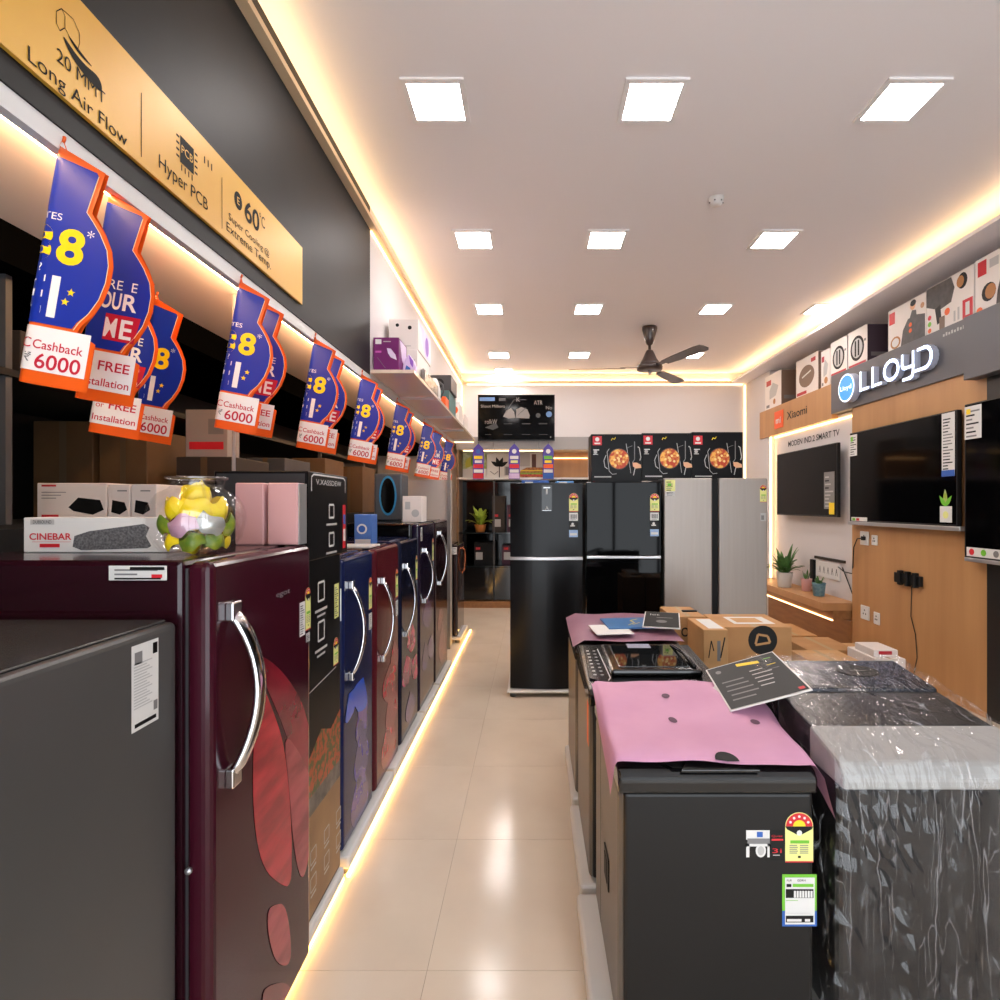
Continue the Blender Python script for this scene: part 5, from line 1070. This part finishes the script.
co = MB().prism([(1.93,.83),(1.93,.955),(1.95,.96),(2.17,.988),(2.17,.83)],PA(x0,0,0),x1-x0,mat('wrapped_console',(38,41,52),.25,.2),r=.006).build('console', t)
pq = PL((0,1.95,.961),(1,0,0),Vector((0,.22,.028)).normalized()); mb = MB(); mb.disc(1.22,.12,.075,pq,PBLACK,.002,20,.05); mb.rect(1.19,1.25,.115,.12,pq,PGREY,.003); mb.build('round_sticker', co)
def topz(y):
    P_ = [(1.5,.86),(1.53,.9),(1.70,.935),(1.93,.965),(2.19,.997)]
    if y <= P_[0][0]: return P_[0][1]
    for (a,b),(c,d) in zip(P_,P_[1:]):
        if a <= y <= c: return b+(d-b)*(y-a)/(c-a)
    return P_[-1][1]
def rrect(N, hx, hy, r):
    pts = []; per = []
    seq = [(hx-r,hy-r,0),(-hx+r,hy-r,90),(-hx+r,-hy+r,180),(hx-r,-hy+r,270)]
    raw = []
    for cx,cy,a in seq:
        for k in range(7): q = math.radians(a+15*k); raw.append((cx+r*math.cos(q),cy+r*math.sin(q)))
    raw.append(raw[0]); Ls = [0]
    for a,b in zip(raw,raw[1:]): Ls.append(Ls[-1]+math.hypot(b[0]-a[0],b[1]-a[1]))
    out = []
    for i in range(N):
        s = Ls[-1]*i/N; k = max(j for j in range(len(Ls)) if Ls[j] <= s+1e-9); k = min(k,len(raw)-2); f = (s-Ls[k])/(Ls[k+1]-Ls[k] or 1)
        out.append((raw[k][0]+f*(raw[k+1][0]-raw[k][0]), raw[k][1]+f*(raw[k+1][1]-raw[k][1]), s))
    return out
N = 150; ring = rrect(N, .303, .345, .03); cxw, cyw = 1.14, 1.845; rows = []; rn = random.Random(11)
ph = [rn.uniform(0,6.28) for _ in range(8)]; fr = [5,9,14,21,30,43]
def fold(s, k): return sum(math.sin(s*2*PI*f/2.5*1.0+ph[i]+k*(1.2+.3*i))*(1/(1+i*.55)) for i,f in enumerate(fr))
for s in (.0,.12,.25,.4,.55,.7,.82,.9,.96,1.0):
    row = []
    for i in range(N+1):
        a,b,l = ring[i%N]; x,y = cxw+a*s, cyw+b*s; wob = .004*rn.uniform(-1,1)+.006*math.sin(23*x+9*y)+.005*math.sin(37*y-15*x)+.003*math.sin(61*x+40*y)
        row.append((x,y,topz(y)+.012+wob*(1 if s > .2 else .4)-(.012 if s == 1 else 0)))
    rows.append(row)
nz = 20
for j in range(1,nz+1):
    q = j/nz; row = []
    for i in range(N+1):
        a,b,l = ring[i%N]; L = math.hypot(a,b); zt = topz(cyw+b)-.005; z = zt+(.16-zt)*q
        amp = .005+.014*q; out = .006+.022*q+amp*fold(l,q*.9)*.6
        if a > .2: out = min(out,.03)
        if a < -.25: out = min(out, .028)-.0
        out = max(out,-.004); nx = a/.303 if abs(a) > .29 else 0; ny = b/.345 if abs(b) > .33 else 0
        cr = .0035*rn.uniform(-1,1)*(2.2 if (b < -.2 and a < -.1) else 1); out += cr
        row.append((cxw+a+nx*out, cyw+b+ny*out, z+rn.uniform(-.008,.008)+(.03*math.sin(l*9+1)+.02*math.sin(l*23) if j == nz else 0)))
    rows.append(row)
FILM = crinkle_glints('clear_film')
for rr_ in rows: rr_[-1] = rr_[0]
MB().grid(rows, FILM, smooth=False).build('plastic_film', label='crumpled clear plastic film draped over the right washing machine', cat='plastic film')

# kraft cartons ----------------------------------------------------------------------
KG = 'kraft cartons behind the washing machines'
t = carton('kraft_carton', .91,1.13,3.6,3.95,.44,.87, CARD, 'kraft carton with black lettering behind the rear washing machine', group=KG)
p = PF(.91,3.6,.44); mb = MB(); mb.text('ON',.11,.3,.06,p,PBLACK,bold=.02,w=.1); mb.text('IO',.15,.18,.05,p,PBLACK,bold=.02); mb.build('print_marks', t); mb = MB(); mb.rect(.1,.125,0,.35,PT(.91,3.6,.87),TAPE); mb.build('tape', t); B(1.02,1.12,3.75,3.78,.8705,.88,PBLACK,r=.003).build('strap_buckle', t)
carton('kraft_carton', .89,1.14,3.6,3.97,.001,.4395, CARD2, 'kraft carton on the floor under the lettered carton', group=KG)
t = carton('kraft_carton', 1.005,1.15,3.24,3.58,.001,.865, CARD2, 'narrow tall kraft carton with white paper on its top', group=KG)
p = PF(1.005,3.24,0); mb = MB(); mb.line([(.03,.7),(.045,.8),(.06,.74)],.006,p,PBLACK); mb.rect(.08,.1,.68,.8,p,PGREY); mb.line([(.1,.7),(.125,.82)],.008,p,PBLACK); mb.build('print_marks', t); mb = MB(); mb.rect(.04,.13,.03,.3,PT(1.005,3.24,.865),PWHITE); mb.build('paper_label', t)
t = carton('kraft_carton', 1.175,1.6,3.4,3.8,.36,.846, CARD, 'kraft carton with round black logo, nearest the oak panel', group=KG)
p = PF(1.175,3.4,.36); mb = MB(); mb.disc(.245,.405,.09,p,PBLACK,.001,28); mb.line([(.2,.38),(.215,.44),(.275,.43),(.29,.39),(.2,.375)],.014,p,CARD2,.002); mb.build('round_logo', t); mb = MB(); mb.rect(.19,.23,0,.4,PT(1.175,3.4,.846),TAPE); mb.rect(.1,.36,.08,.3,PT(1.175,3.4,.846),PWHITE,.0018); mb.rect(.13,.3,.12,.26,PT(1.175,3.4,.846),CARD2,.0025); mb.build('paper_label', t)
carton('kraft_carton', 1.16,1.62,3.39,3.82,.001,.3595, CARD2, 'kraft carton on the floor under the one with the round logo', group=KG)
for i,(x0,x1,y0,y1,z1,m,lab) in enumerate(((2.5,2.95,5.0,5.5,.28,CARD,'kraft carton on the floor beside the oak panel'),(2.8,3.05,4.5,4.9,.34,BWH,'white parcel on the floor beside the oak panel'),(2.2,2.6,4.3,4.7,.36,CARD2,'pale kraft carton in front of the silver refrigerator'),(3.07,3.33,5.0,5.5,.22,CARD2,'small kraft carton against the oak panel'),(2.62,3.05,5.9,6.5,.2,CARD,'kraft carton in front of the oak ledge'))):
    t = carton('kraft_carton', x0,x1,y0,y1,.001,z1,m,lab,group='cartons by the right wall'); mb = MB(); mb.rect((x1-x0)*.45,(x1-x0)*.55,0,y1-y0,PT(x0,y0,z1),TAPE); mb.rect(.03,.14,.1,.22,PF(x0,y0,0),PGREY if i%2 else PBLACK); mb.build('tape_and_marks', t)
t = carton('flat_parcel', 2.82,3.02,4.55,4.82,.3405,.40, BWH, 'flat white parcel on top of the white parcel by the oak panel', 'parcel'); mb = MB(); mb.rect(.04,.15,.02,.05,PF(2.82,4.55,.3405),BXR); mb.build('front_print', t)
